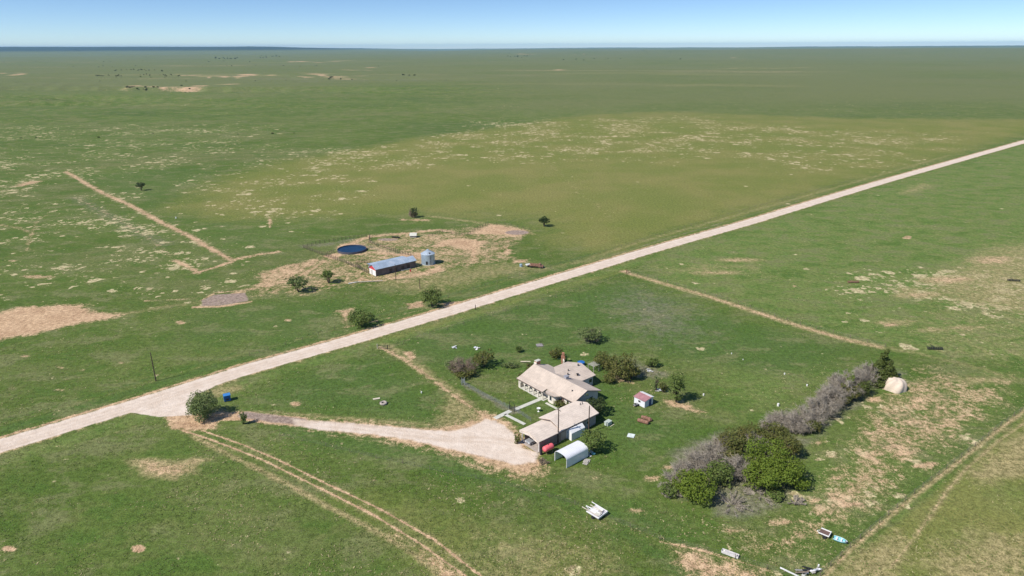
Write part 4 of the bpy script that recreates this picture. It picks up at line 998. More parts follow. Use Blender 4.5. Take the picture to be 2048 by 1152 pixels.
# pieces on the pasture
simple('tractor_tyre', 767, 808, 0, 'big pale tractor tyre lying on the grass', 'tyre', [('tyre', MB().lathe([(.45, .05), (.8, 0), (1.0, .15), (1.0, .45), (.8, .6), (.45, .5)], 26, closed=True), mat('faded_tyre', (.42, .36, .32), .9, var=.25))])
simple('timber_board', 753, 798, .35, 'pale wooden board beside the tractor tyre', 'board', [('board', MB().box((0, 0, .12), (1.9, .75, .08)), WOODL), ('cleat', MB().box((0, .25, .04), (1.7, .1, .08)), WOOD)])
simple('water_trough', 1460, 1110, math.radians(-33), 'long white trough on the grass at the bottom edge', 'trough',
       [('basin', MB().b2((-1.5, -.4, .1), (1.5, .4, .18)).b2((-1.5, -.4, .18), (1.5, -.34, .6)).b2((-1.5, .34, .18), (1.5, .4, .6)).b2((-1.56, -.4, .1), (-1.5, .4, .6)).b2((1.5, -.4, .1), (1.56, .4, .6)), mat('trough_white', (.70, .68, .66), .7, var=.1)),
        ('lid', MB().b2((-1.0, -.36, .5), (1.3, .36, .56)), mat('trough_lid', (.58, .55, .53), .7)), ('leg', MB().b2((-1.2, -.35, 0), (-1.0, .35, .1)), WOOD), ('leg', MB().b2((1.0, -.35, 0), (1.2, .35, .1)), WOOD)])
def blue_bin():
    q = simple('blue_trash_bin', 455, 801, A40 - .2, 'blue skip bin behind the round bush at the road junction', 'skip bin',
       [('body', MB().ext([(-.7, .15), (.7, .15), (.8, 1.75), (-.8, 1.75)], 'u', -.85, .85), BLUEP), ('lid', MB().ext([(-.85, 1.76), (.85, 1.76), (.85, 1.84), (0, 1.98), (-.85, 1.84)], 'u', -.9, .9), mat('blue_lid', (.05, .22, .55), .5)),
        ('foot', MB().b2((-.8, -.6, 0), (-.6, .6, .15)), DARKM), ('foot', MB().b2((.6, -.6, 0), (.8, .6, .15)), DARKM), ('pocket', MB().b2((-.4, -1.0, .6), (.4, -.86, .95)), DARKM)])
blue_bin()
def small_trailer(px, py, rz, L, W_, label, deck, rail, beams=0, name='flat_trailer', board=True):
    t = empty(name, (*g(px, py), 0), rz, label, 'trailer'); dl = 1.3 if L > 2 else .5
    MB().b2((-L / 2, -W_ / 2, .55), (L / 2, W_ / 2, .65)).build('deck', deck, t)
    r = MB()
    for s in (-1, 1): r.b2((-L / 2, s * W_ / 2 - .06, .66), (L / 2, s * W_ / 2 + .06, .85))
    r.b2((L / 2 - .08, -W_ / 2 + .07, .66), (L / 2 + .04, W_ / 2 - .07, .95)); r.build('side_rail', rail, t)
    for s in (-1, 1):
        MB().lathe([(.1, -.1), (.33, -.1), (.33, .1), (.1, .1)], 16, (.2, s * (W_ / 2 + .16), .34), 'y', True).build('wheel', TYRE, t)
    MB().tube((-L / 2, -.5, .5), (-L / 2 - dl, 0, .45), .05).tube((-L / 2, .5, .5), (-L / 2 - dl, 0, .45), .05).build('drawbar', rail, t)
    for i in range(beams):
        v = -W_ / 2 + .3 + (W_ - .5) * i / max(1, beams - 1)
        MB().box((-.9 + .15 * i, v, .95 + .05 * (i % 2)), (L + .9 - .5 * (i % 3), .13, .13), random.uniform(-.04, .04)).build('beam', rail if i % 2 else WOODL, t)
    if board:
        for i, (u, v, a, b) in enumerate(((-.5, -.3, 1.3, 1.6), (.7, -.5, 1.1, 1.2), (.1, .7, 1.5, .7))):
            MB().box((u, v, .78 + .07 * i), (a, b, .06), .08 * i).build('sheet', [WHITEM, CONC, FRAMEW][i], t)
    return t
PALET = mat('deck_lilac_grey', (.56, .55, .60), .6, var=.15)
small_trailer(1194, 1029, math.radians(-46), 3.2, 3.0, 'flat trailer loaded with white sheets and beams on the grass', PALET, WHITEP, 4)
small_trailer(1649, 1071, math.radians(-40), 1.9, 1.7, 'small trailer with a brown deck and white bumper', mat('deck_brown', (.16, .10, .085), .85, var=.2), WHITEP, 0, 'utility_trailer', False)
def boat():
    b = empty('rowing_boat', (*g(1680, 1083), 0), math.radians(-36), 'small turquoise rowing boat lying in the rough grass', 'boat'); b.scale = (.8, .85, .8)
    n = 17; vs = []; fs = []
    for i in range(n):
        t = i / (n - 1); u = -1.55 + 3.1 * t; wd = .75 * (1 - max(0, (t - .45) / .55) ** 2.4) * (.82 + .18 * min(1, t * 4)); wd = max(wd, .02)
        for k in range(9):
            a = math.pi * k / 8; vs.append((u, -wd * math.cos(a), .62 - .58 * math.sin(a) ** .7 + .12 * t * t * (1 if k in (0, 8) else .6)))
    for i in range(n - 1):
        for k in range(8): fs.append((i * 9 + k, i * 9 + k + 1, i * 9 + 10 + k, i * 9 + 9 + k))
    m = MB(); m.add(vs, fs); m.add([(x, y * .92, z + .03) for x, y, z in vs], fs)
    m.add([vs[k] for k in range(9)], [tuple(range(9))])
    m.build('hull', TEAL, b)
    MB().b2((-1.0, -.6, .5), (-.6, .6, .56)).b2((.1, -.66, .5), (.4, .66, .56)).build('thwart', WHITEP, b)
    g_ = MB()
    for k in (0, 8):
        for i in range(n - 1): g_.tube(vs[i * 9 + k], vs[(i + 1) * 9 + k], .05, n=5)
    g_.build('gunwale', mat('gunwale_pale', (.72, .80, .82), .5), b)
    MB().box((1.35, 0, .5), (.6, .5, .25)).build('outboard_cover', DARKM, b)
boat()
def scrap_heap():
    q = empty('scrap_heap', (*g(1618, 1150), 0), .3, 'heap of grey scrap boards and metal at the bottom edge', 'scrap heap')
    for i in range(16):
        MB().box((random.uniform(-1.8, 1.8), random.uniform(-1.2, 1.2), .15 + random.random() * .7), (random.uniform(.8, 2.6), random.uniform(.12, .6), .07), random.uniform(-1.2, .6), ('Y', random.uniform(-.4, .4))).build('board', random.choice([WHITEM, DARKM, MATS['grey_timber'], CONC, WOOD]), q)
    simple('white_beam', 1582, 1148, math.radians(-42), 'long white beam lying beside the scrap heap', 'beam', [('beam', MB().b2((-2.0, -.1, .15), (2.0, .1, .35)), WHITEP), ('block', MB().b2((-1.2, -.2, 0), (-1.0, .2, .15)), WOOD)])
scrap_heap()
def boulder():
    n1, n2 = 26, 40; vs = []
    rr = random.Random(3)
    ph = [(rr.uniform(0, 6.28), rr.randint(2, 7), rr.uniform(.01, .05)) for _ in range(9)]
    for i in range(n1 + 1):
        a = (math.pi * .56) * i / n1
        for j in range(n2):
            t = 2 * math.pi * j / n2
            r = 1 + sum(k * math.sin(m * t + p + 3 * a) for p, m, k in ph) * math.sin(a)
            vs.append((2.9 * r * math.sin(a) ** .8 * math.cos(t), 2.5 * r * math.sin(a) ** .8 * math.sin(t), max(-.1, 3.3 * r * math.cos(a) ** .8 if math.cos(a) > 0 else -.1) + (.0)))
    fs = [(i * n2 + j, (i + 1) * n2 + j, (i + 1) * n2 + (j + 1) % n2, i * n2 + (j + 1) % n2) for i in range(n1) for j in range(n2)]
    m = MB(); m.add(vs, fs); o = m.build('boulder', STONE, None, True)
    o.location = (*g(1789, 778), 0); tag(o, 'large pale rounded boulder at the end of the windbreak', 'boulder')
boulder()
def junk_truck(px, py, rz, label, m1, m2):
    t = empty('derelict_truck', (*g(px, py), 0), rz, label, 'truck')
    MB().ext([(1.2, .5), (3.2, .5), (3.2, 1.15), (2.3, 1.25), (2.0, 1.9), (1.2, 1.9)], 'v', -.95, .95).build('cab', m1, t)
    MB().ext([(2.26, 1.26), (2.04, 1.82), (1.98, 1.82), (2.2, 1.26)], 'v', -.8, .8).build('windscreen', GLASS, t)
    MB().b2((-3.0, -1.0, .85), (1.1, 1.0, 1.0)).b2((-3.0, -1.0, 1.0), (1.1, -.92, 1.5)).b2((-3.0, .92, 1.0), (1.1, 1.0, 1.5)).build('bed', m2, t)
    for u in (-2.0, 2.4):
        for s in (-1, 1): MB().lathe([(.12, -.12), (.42, -.12), (.42, .12), (.12, .12)], 14, (u, s * .85, .42), 'y', True).build('wheel', TYRE, t)
junk_truck(1072, 535, -.25, 'derelict rusty brown truck north of the gravel road', RUST, RUST)
simple('barrel', 1042, 533, 0, 'pale blue barrel left of the derelict truck', 'barrel', [('drum', MB().lathe([(.02, 0), (.6, 0), (.6, 1.1), (.02, 1.1)], 16), mat('pale_blue', (.35, .48, .56), .6)), ('hoop', MB().lathe([(.61, .4), (.64, .45), (.61, .5)], 16), DARKM)])
simple('scrap_cart', 1056, 533, .3, 'white and dark cart between the pale blue barrel and the truck', 'cart', [('bed', MB().b2((-.9, -.7, .6), (.9, .7, 1.1)), WHITEP)] + [('wheel', MB().lathe([(.1, -.1), (.4, -.1), (.4, .1), (.1, .1)], 12, (0, s * .8, .4), 'y', True), TYRE) for s in (-1, 1)])
simple('calf_shelter', 827, 474, 0, 'small grey A-roof shelter on the bare ground behind the bin', 'shelter', [('wall', MB().ext([(-1.4, 0), (1.4, 0), (1.4, 1.0), (-1.4, 1.0)], 'u', -1.5, 1.5), mat('shelter_grey', (.34, .32, .31), .8)), ('roof', MB().ext([(-1.7, .95), (0, 2.1), (1.7, .95), (1.7, 1.05), (0, 2.25), (-1.7, 1.05)], 'u', -1.8, 1.8), CONC)])
for px, py, lab in ((793, 476, 'dark implement on the bare ground behind the pens'), (1705, 565, 'reddish farm implement in the far right pasture'), (1868, 698, 'dark disc harrow in the grass beyond the boulder'), (2026, 562, 'dark broken implement at the right edge of the pasture')):
    q = empty('farm_implement', (*g(px, py), 0), random.uniform(-.4, .4), lab, 'farm implement')
    fm = RUST if 'reddish' in lab else DARKM
    MB().tube((-2.4, 0, .7), (2.4, 0, .7), .09).tube((-2.2, -.9, .6), (2.2, -.9, .6), .07).tube((-2.2, 0, .7), (-2.2, -.9, .6), .06).tube((2.2, 0, .7), (2.2, -.9, .6), .06).build('frame', fm, q)
    for k in range(9): MB().lathe([(.02, -.02), (.42, 0), (.02, .04)], 12, (-2.1 + k * .52, -.45, .42), 'x').build('disc', fm, q)
    MB().tube((0, 0, .7), (0, 2.4, .5), .07).build('drawbar', fm, q)
simple('long_beam', 738, 564, .16, 'long pale timber lying on the ground in front of the barn', 'timber', [('beam', MB().b2((-5.5, -.14, .18), (5.5, .14, .42)), WOODL), ('block', MB().b2((-3, -.3, 0), (-2.7, .3, .18)), WOOD), ('block', MB().b2((3, -.3, 0), (3.3, .3, .18)), WOOD)])
simple('long_beam', 708, 566, .5, 'short pale timber at the left end of the long timber', 'timber', [('beam', MB().b2((-2.2, -.2, .1), (2.2, .2, .3)), WHITEP), ('block', MB().b2((-1, -.25, 0), (-.8, .25, .1)), WOOD)])
simple('cattle_guard', 765, 698, -.2, 'dark cattle guard panel at the gate by the road', 'gate', [('rails', MB().tube((-1.6, 0, .4), (1.6, 0, .4), .06).tube((-1.6, 0, .9), (1.6, 0, .9), .06).tube((-1.6, 0, 1.3), (1.6, 0, 1.3), .06), DARKM)] + [('post', MB().tube((u, 0, 0), (u, 0, 1.6), .12), WOODL if u < 0 else DARKM) for u in (-1.7, 1.7)])
simple('corner_post', 1253, 547, 0, 'reddish corner post where the field lane meets the road', 'post', [('post', MB().tube((0, 0, 0), (0, 0, 1.9), .16, .14), RUST), ('brace', MB().tube((0, 0, 1.4), (1.6, .3, 0), .07), WOOD)])
simple('steel_posts', 926, 770, 0, 'pair of tall grey steel posts at the end of the chain-link fence', 'posts', [('post', MB().tube((-.3, 0, 0), (-.3, 0, 2.3), .1), MATS['steel_post']), ('post', MB().tube((.5, 0, 0), (.5, 0, 2.4), .1), MATS['steel_post']), ('plate', MB().box((.1, 0, 1.3), (.7, .05, 1.3)), MATS['steel_post'])])
simple('tower_base', 1079, 691, .2, 'small grey slab with upright pipes on the grass above the house', 'tower base', [('slab', MB().box((0, 0, .12), (2.0, 1.8, .25)), mat('slab_mauve', (.30, .27, .27), .9)), ('pipe', MB().tube((.8, 0, .2), (.8, 0, 1.9), .05), DARKM), ('pipe', MB().tube((.3, .3, .2), (.3, .3, 1.5), .05), DARKM)])
for px, py, lab in ((909, 695, 'white sheet debris left of the brown bare bush'), (953, 697, 'white sheet debris right of the brown bare bush'), (1300, 742, 'white scrap sheet below the small bush behind the olive trees'), (1318, 782, 'pale scrap sheets behind the white shed')):
    q = empty('sheet_debris', (*g(px, py), 0), random.uniform(0, 3), lab, 'debris')
    for i in range(4): MB().box((random.uniform(-.7, .7), random.uniform(-.5, .5), .12 + .1 * i), (1.1, .6, .05), random.uniform(0, 3), ('X', random.uniform(-.5, .5))).build('sheet', WHITEM if i % 2 else WHITEP, q)
DRUM = (('drum', [(.02, 0), (.32, 0), (.32, .9), (.02, .9)]),)
for px, py, lab, s in ((1556, 812, 'white barrel standing in the grass left of the dead windbreak', 1.4), (1407, 791, 'white barrel right of the tall poplar', 1.0), (1569, 749, 'white bucket alone in the middle of the yard pasture', .9), (1614, 772, 'white bucket in the pasture near the dead brush', 1.0),
                       (1463, 708, 'small white bucket high in the yard pasture', .7), (843, 786, 'white bucket on the green triangle by the driveway', .9), (1637, 1133, 'white bucket above the scrap heap', .8), (352, 437, 'white drum in the far left pasture', 1.6), (1486, 720, 'small white tub high in the yard pasture', .6)):
    s *= .6; q = empty('barrel', (*g(px, py), 0), 0, lab, 'barrel')
    MB().lathe([(.02, 0), (.32 * s, 0), (.34 * s, .45 * s), (.32 * s, .9 * s), (.02, .9 * s)], 14).build('drum', WHITEP, q)
    MB().lathe([(.34 * s, .28 * s), (.37 * s, .3 * s), (.34 * s, .32 * s)], 14).build('hoop', CONC, q)

# ------------------------------------------------------------------ vegetation
LF = {
    'olive': leafmat('leaf_olive', (.085, .11, .026), (.18, .185, .048), (.20, .175, .06)),
    'bright': leafmat('leaf_bright', (.105, .165, .020), (.20, .265, .035), (.16, .21, .03)),
    'green': leafmat('leaf_green', (.10, .155, .034), (.18, .235, .06), (.15, .18, .05)),
    'grey': leafmat('leaf_grey_green', (.13, .18, .06), (.22, .27, .095), (.17, .20, .08)),
    'dark': leafmat('leaf_dark', (.045, .072, .022), (.085, .115, .036), (.06, .09, .03)),
    'cedar': leafmat('leaf_cedar', (.065, .095, .022), (.14, .165, .040), (.10, .13, .03)),
}
def leaves(r, lobes, n, size, gap=.35):
    L = np.array(lobes); area = (L[:, 3] * L[:, 4] + L[:, 3] * L[:, 5] + L[:, 4] * L[:, 5])
    k = r.choice(len(L), n, p=area / area.sum())
    d = r.normal(size=(n, 3)); d /= np.linalg.norm(d, axis=1)[:, None]
    rad = r.uniform(0.25, 1.0, n) ** .33 * r.uniform(.92, 1.1, n)
    c = L[k, :3] + d * L[k, 3:6] * rad[:, None]
    # uneven outline: clump noise removes some, pushes others
    nz = vnoise(c[:, 0] * 1.6 + 31 + k, c[:, 1] * 1.6 + c[:, 2] * 1.9, 5)
    keep = nz > gap * r.uniform(.6, 1.2, n)
    keep &= c[:, 2] > .05
    c, d = c[keep], d[keep]; n = len(c)
    nr = d + r.normal(size=(n, 3)) * .6; nr[:, 2] += .55
    nr /= np.linalg.norm(nr, axis=1)[:, None]
    t = np.cross(nr, r.normal(size=(n, 3))); t /= np.linalg.norm(t, axis=1)[:, None]
    b = np.cross(nr, t); s = size * r.uniform(.55, 1.35, n)[:, None]
    v = np.stack([c - t * s, c - b * s * .55, c + t * s, c + b * s * .55], 1).reshape(-1, 3)
    return v, np.arange(n * 4).reshape(-1, 4)
def branch_mesh(r, h, spread, nst=5, thick=.16):
    m = MB()
    for i in range(nst):
        a = r.uniform(0, 6.28); e = (math.cos(a) * spread * r.uniform(.3, .8), math.sin(a) * spread * r.uniform(.3, .8), h * r.uniform(.55, .85))
        mid = (e[0] * .35, e[1] * .35, e[2] * .5)
        m.tube((0, 0, -.1), mid, thick, thick * .7, 6).tube(mid, e, thick * .7, thick * .2, 6)
        for k in range(3):
            a2 = r.uniform(0, 6.28); m.tube(mid, (mid[0] + math.cos(a2) * spread * .45, mid[1] + math.sin(a2) * spread * .45, mid[2] + h * .25), thick * .4, thick * .1, 5)
    return m
TC = [0]
def tree(name, px, py, h, rx, kind, label, cat='tree', n=None, size=.26, lobes=9, low=.25, ry=None, gap=.35, shape='round', group=None, thick=.16):
    TC[0] += 1; r = np.random.default_rng(100 + TC[0]); ry = ry or rx
    root = empty(name, (*g(px, py), 0), 0, label, cat, group)
    L = []
    if shape == 'round':
        zc = h * (low + 1) / 2; rz = h * (1 - low) / 2
        L.append((0, 0, zc, rx * .62, ry * .62, rz * .75))
        for i in range(lobes):
            a = 2 * math.pi * i / lobes + r.uniform(-.3, .3); e = r.uniform(-.6, .9); q = r.uniform(.28, .46)
            L.append((math.cos(a + 1) * rx * r.uniform(.55, 1.0), math.sin(a + 1) * ry * r.uniform(.55, 1.0), zc + rz * r.uniform(-.7, .75), rx * r.uniform(.1, .22), ry * r.uniform(.1, .22), rz * r.uniform(.12, .28)))
            L.append((math.cos(a) * rx * .62 * math.cos(e * .8), math.sin(a) * ry * .62 * math.cos(e * .8), zc + rz * .6 * math.sin(e), rx * q, ry * q, rz * q * 1.25))
    elif shape == 'column':
        for i in range(lobes):
            z = h * (low + (1 - low) * (i + .5) / lobes); q = math.sin(math.pi * min(1, .12 + .88 * (1 - (i / lobes)))) * .5 + .55
            L.append((r.uniform(-.25, .25) * rx, r.uniform(-.25, .25) * ry, z, rx * q * .8, ry * q * .8, h / lobes * .95))
    elif shape == 'cone':
        for i in range(lobes):
            t = i / (lobes - 1); z = h * (.08 + .86 * t); w_ = (1 - t) ** .8
            kk = max(1, int(6 * w_))
            for j in range(kk):
                a = 2 * math.pi * j / kk + i * 1.3; L.append((math.cos(a) * rx * w_ * .6, math.sin(a) * rx * w_ * .6, z, rx * (.16 + .3 * w_), rx * (.16 + .3 * w_), h / lobes * .7))
    if n is None: n = int(min(26000, 40 + 13 * (rx * ry + rx * h) / (size * size) * .35))
    v, f = leaves(r, L, n, size, gap)
    branch_mesh(r, h * .9, rx * .8, 5, thick).build('trunk', BARK, root)
    npmesh('crown', v, f, LF[kind], root)
    return root
def dead_bush(px, py, h, rad, label, n=900, m=TWIG, group=None, th=.035, name='dead_bush', flat=1.0):
    TC[0] += 1; r = np.random.default_rng(500 + TC[0])
    root = empty(name, (*g(px, py), 0), 0, label, 'dead bush', group)
    def prisms(p0, p1, r0, r1):
        d = p1 - p0; d = d / (np.linalg.norm(d, axis=1)[:, None] + 1e-6)
        a = np.cross(d, np.array([.3, .5, .81])); a /= np.linalg.norm(a, axis=1)[:, None] + 1e-6; b = np.cross(d, a)
        vs = []
        for p, q in ((p0, r0), (p1, r1)):
            for k in range(3):
                t = 2 * math.pi * k / 3; vs.append(p + (a * math.cos(t) + b * math.sin(t)) * q[:, None])
        V = np.stack(vs, 1).reshape(-1, 3); o = (np.arange(len(p0)) * 6)[:, None]
        F = np.concatenate([o + np.array([k, (k + 1) % 3, 3 + (k + 1) % 3, 3 + k]) for k in range(3)])
        return V, F
    ns = max(8, n // 40)
    a = r.uniform(0, 6.28, ns); q = np.sqrt(r.uniform(0, 1, ns)) * rad
    e = np.stack([np.cos(a) * q, np.sin(a) * q, h * flat * (1 - .45 * (q / rad) ** 2) * r.uniform(.6, 1, ns)], 1)
    s = np.stack([e[:, 0] * .35, e[:, 1] * .35, np.zeros(ns)], 1)
    V, F = prisms(s, e, np.full(ns, th * 2.4), np.full(ns, th * .7))
    so = npmesh('stems', V, F, m, root)
    k = r.integers(0, ns, n); t = r.uniform(.25, 1, n)[:, None]
    p0 = s[k] + (e[k] - s[k]) * t
    d = r.normal(size=(n, 3)) * np.array([1, 1, .55]); d[:, 2] += .45; d[:, :2] += e[k, :2] / rad * .6
    d /= np.linalg.norm(d, axis=1)[:, None]
    ln = r.uniform(.35, 1.1, n)[:, None] * min(1.3, h * .35)
    p1 = p0 + d * ln; p1[:, 2] = np.maximum(p1[:, 2], .05)
    V, F = prisms(p0, p1, np.full(n, th), np.full(n, th * .35))
    k2 = r.integers(0, n, n * 2); q0 = p0[k2] + (p1 - p0)[k2] * r.uniform(.3, 1, n * 2)[:, None]
    q1 = q0 + (r.normal(size=(n * 2, 3)) * .6 + d[k2]) * .35 * min(1.2, h * .35); q1[:, 2] = np.maximum(q1[:, 2], .03)
    V2, F2 = prisms(q0, q1, np.full(n * 2, th * .6), np.full(n * 2, th * .25))
    npmesh('twigs', np.concatenate([V, V2]), np.concatenate([F, F2 + len(V)]), m, root)
    return root

tree('round_bush', 408, 836, 7.2, 4.1, 'grey', 'large round grey-green bush at the road junction', 'bush', size=.2, low=-.05, lobes=15, gap=.16)
tree('columnar_shrub', 488, 848, 3.6, 1.0, 'green', 'small upright shrub beside the brown start of the driveway', 'shrub', size=.2, low=.05, lobes=6, shape='column', gap=.25)
tree('tree', 597, 584, 6.8, 4.4, 'grey', 'sparse grey-green tree on the bare dirt left of the barn', size=.36, low=.25, gap=.5)
tree('tree', 657, 566, 5.4, 2.8, 'green', 'small round tree by the dirt track nearest the barn', size=.34, low=.35, gap=.4)
tree('tree', 864, 612, 7.2, 4.6, 'green', 'tree with uneven crown above the gravel road below the barn', size=.34, low=.15, gap=.45)
tree('tree', 724, 651, 6.2, 4.9, 'green', 'broad low tree on the far verge of the gravel road', size=.32, low=.05, gap=.4)
tree('tree', 1088, 453, 6.0, 3.0, 'dark', 'dark round tree to the right of the brown puddle', size=.4, low=.25, gap=.35)
tree('tree', 283, 381, 5.6, 3.0, 'dark', 'lone small tree in the far left pasture', size=.45, low=.35, gap=.4)
tree('tree', 829, 435, 6.0, 2.6, 'dark', 'dark half-bare tree at the top of the barn yard', size=.4, low=.1, gap=.62)
dead_bush(826, 435, 5.0, 2.0, 'grey bare bush merged into the half-bare tree', 300, TWIGP, th=.09)
tree('tree', 1178, 683, 5.6, 4.4, 'grey', 'sparse thin-crowned tree in the pasture above the house', size=.24, low=.2, gap=.66, n=5200)
dead_bush(1182, 682, 4.2, 3.0, 'brown bare branches under the thin-crowned tree', 300, TWIGP)
dead_bush(927, 745, 4.6, 4.2, 'pinkish brown bare bush at the left of the yard thicket', 1300, TWIGP, th=.04)
tree('bush', 905, 738, 3.0, 2.6, 'grey', 'low grey-green bush at the left end of the yard thicket', 'bush', size=.22, low=.05, gap=.5)
tree('tree', 968, 733, 5.4, 3.6, 'olive', 'olive green tree at the right of the yard thicket', size=.24, low=.15, gap=.42)
tree('bush', 930, 752, 2.6, 3.6, 'olive', 'dark low bush along the front of the yard thicket', 'bush', size=.22, low=.0, gap=.4)
tree('bush', 1037, 704, 2.3, 1.3, 'green', 'small dark green bush above the yard thicket', 'bush', size=.2, low=.05)
tree('bush', 1112, 716, 3.6, 2.2, 'olive', 'dark bush left of the outdoor fireplace', 'bush', size=.22, low=.05)
tree('bush', 1020, 735, 1.6, 3.2, 'grey', 'low straggling bush left of the house chimney', 'bush', size=.2, low=.0, gap=.55, ry=1.3)
tree('tree', 1206, 738, 5.6, 3.6, 'olive', 'olive tree behind the house, leftmost of the olive clump', size=.24, low=.05, gap=.36)
tree('tree', 1240, 755, 7.4, 4.9, 'olive', 'tallest olive tree of the clump behind the house', size=.24, low=.02, gap=.32, lobes=12)
tree('tree', 1262, 757, 4.6, 3.0, 'olive', 'olive tree at the right of the clump behind the house', size=.24, low=.02, gap=.36)
tree('bush', 1218, 765, 2.6, 2.2, 'olive', 'low bush at the foot of the olive clump', 'bush', size=.22, low=.0)
tree('bush', 1304, 733, 3.0, 2.2, 'green', 'small green bush on grey ground right of the olive clump', 'bush', size=.22, low=.02)
tree('poplar', 1352, 805, 8.6, 2.7, 'green', 'tall upright tree right of the white shed', size=.24, low=.14, lobes=9, shape='column', gap=.42)
tree('bush', 1312, 782, 5.4, 1.1, 'grey', 'thin upright bush behind the white shed', 'bush', size=.2, low=.02, lobes=6, shape='column', gap=.55)
tree('bush', 1326, 784, 3.4, 1.3, 'olive', 'low thin bush between the white shed and the tall tree', 'bush', size=.2, low=.02, gap=.55)
tree('tree', 1190, 828, 5.0, 3.2, 'dark', 'dark tree in the shade at the end of the house', size=.24, low=.1, gap=.35)
tree('bush', 1143, 816, 2.0, 1.6, 'olive', 'small brownish bush at the bay window', 'bush', size=.18, low=.0)
tree('bush', 1120, 812, 1.9, 1.8, 'olive', 'brownish bush on the lawn in front of the bay', 'bush', size=.18, low=.0, gap=.45)
tree('tree', 1184, 902, 5.2, 3.3, 'green', 'spreading green tree between the two white shelters', size=.23, low=.12, gap=.4)
tree('bush', 1034, 888, 2.9, 1.0, 'olive', 'yellowish bush at the left front corner of the carport', 'bush', size=.18, low=.0, gap=.45, shape='column', lobes=4)
tree('bush', 1060, 738, 1.8, 1.5, 'olive', 'small bush at the base of the house chimney', 'bush', size=.18, low=.0)
tree('bush', 1043, 760, 2.4, 1.0, 'olive', 'reddish bush at the left end of the house', 'bush', size=.18, low=.0)
dead_bush(1085, 928, 1.2, 1.6, 'dry brown weeds at the foot of the red tank', 300, TWIGP, name='dry_weeds')
# windbreak
tree('cedar', 1762, 765, 10.2, 4.4, 'cedar', 'tall dark cedar at the right end of the windbreak', size=.26, shape='cone', lobes=9, gap=.3, n=16000)
for px, py, h, rd, lab in ((1735, 765, 6.2, 3.0, 'grey dead bush just left of the cedar'), (1712, 776, 6.4, 3.6, 'grey dead bush second from the cedar, tallest of the row'), (1688, 795, 6.0, 3.6, 'grey dead bush left of the yellow-green shoot'),
                           (1664, 812, 5.6, 3.6, 'grey dead bush at the middle of the dead row'), (1640, 829, 5.4, 3.6, 'grey dead bush at the lower middle of the dead row'), (1617, 846, 4.6, 3.4, 'grey dead bush near the lower end of the dead row'),
                           (1565, 852, 3.6, 3.2, 'low grey dead bush above the olive-green thicket'), (1592, 860, 4.2, 3.2, 'grey dead bush touching the right of the olive-green thicket'),
                           (1420, 925, 4.8, 3.4, 'grey dead bush left of the big thicket'), (1396, 942, 4.6, 3.4, 'grey dead bush behind the lower green bushes'), (1366, 965, 4.2, 3.4, 'grey dead bush at the far left of the windbreak'),
                           (1472, 955, 5.0, 3.0, 'grey dead bush between the two green masses'), (1506, 903, 4.6, 2.8, 'grey dead bush rising in the middle of the thicket'), (1340, 985, 1.4, 2.4, 'low dry twigs at the lower left tip of the windbreak')):
    dead_bush(px, py, h, rd * 1.18, lab, 1300, TWIG, th=.045)
for px, py, h, rd, lab in ((1676, 776, 4.6, 2.8, 'grey dead bush on the far side of the dead row'), (1650, 800, 4.2, 2.8, 'grey dead bush behind the middle of the dead row'), (1540, 862, 3.4, 2.6, 'grey dead bush behind the olive-green thicket'), (1446, 905, 4.4, 2.8, 'grey dead bush behind the left of the thicket'), (1590, 1004, .9, 2.2, 'low dead scrub at the right foot of the bright thicket')):
    dead_bush(px, py, h, rd, lab, 900, TWIG, th=.045)
dead_bush(1465, 1010, 1.0, 4.6, 'flattened heap of fallen grey branches below the windbreak', 1300, TWIG, name='brush_pile')
dead_bush(1520, 990, .8, 4.2, 'low heap of fallen grey twigs below the bright green tree', 900, TWIG, name='brush_pile')
for px, py, h, rd, kd, lab in ((1700, 800, 4.6, 2.6, 'olive', 'olive bush in front of the dead row near the cedar'), (1725, 790, 5.0, 2.2, 'cedar', 'green bush just in front of the cedar foot'), (1680, 808, 3.4, 2.4, 'olive', 'low olive bush below the dead row'),
                               (1697, 782, 5.4, 1.2, 'bright', 'yellow-green shoot rising through the dead row'), (1622, 862, 3.4, 2.3, 'olive', 'small olive bush at the lower end of the dead row'),
                               (1464, 905, 6.0, 3.9, 'olive', 'olive-green tree at the upper left of the thicket'), (1502, 889, 5.6, 3.9, 'olive', 'olive-green tree at the top of the thicket'), (1543, 888, 5.4, 3.8, 'olive', 'olive-green tree at the top right of the thicket'),
                               (1575, 912, 5.8, 3.3, 'olive', 'dark olive tree at the right edge of the thicket'), (1455, 925, 4.6, 3.0, 'olive', 'olive bush at the left edge of the thicket'),
                               (1528, 945, 8.0, 4.6, 'bright', 'tallest bright green tree of the windbreak'), (1566, 965, 6.6, 4.2, 'bright', 'bright green tree at the right of the windbreak thicket'), (1522, 975, 5.6, 4.0, 'bright', 'bright green tree at the lower front of the thicket'),
                               (1600, 978, 2.8, 1.9, 'bright', 'small bright bush at the lower right tip of the thicket'), (1438, 965, 5.2, 3.2, 'green', 'dark green bush right of the lower green mass'),
                               (1395, 1000, 6.6, 3.5, 'bright', 'bright green tree at the lower left of the windbreak'), (1375, 985, 5.4, 3.0, 'bright', 'green bush at the back of the lower left mass'), (1338, 988, 2.2, 2.2, 'green', 'small green bush at the left tip of the windbreak'),
                               (1550, 995, 1.8, 2.2, 'green', 'low green bush below the bright thicket')):
    tree('windbreak_tree' if h > 4 else 'windbreak_bush', px, py, h, rd * (1.12 if kd == 'bright' else 1), kd, lab, 'tree' if h > 4 else 'bush', size=.21, low=.0, gap=.28, lobes=11)

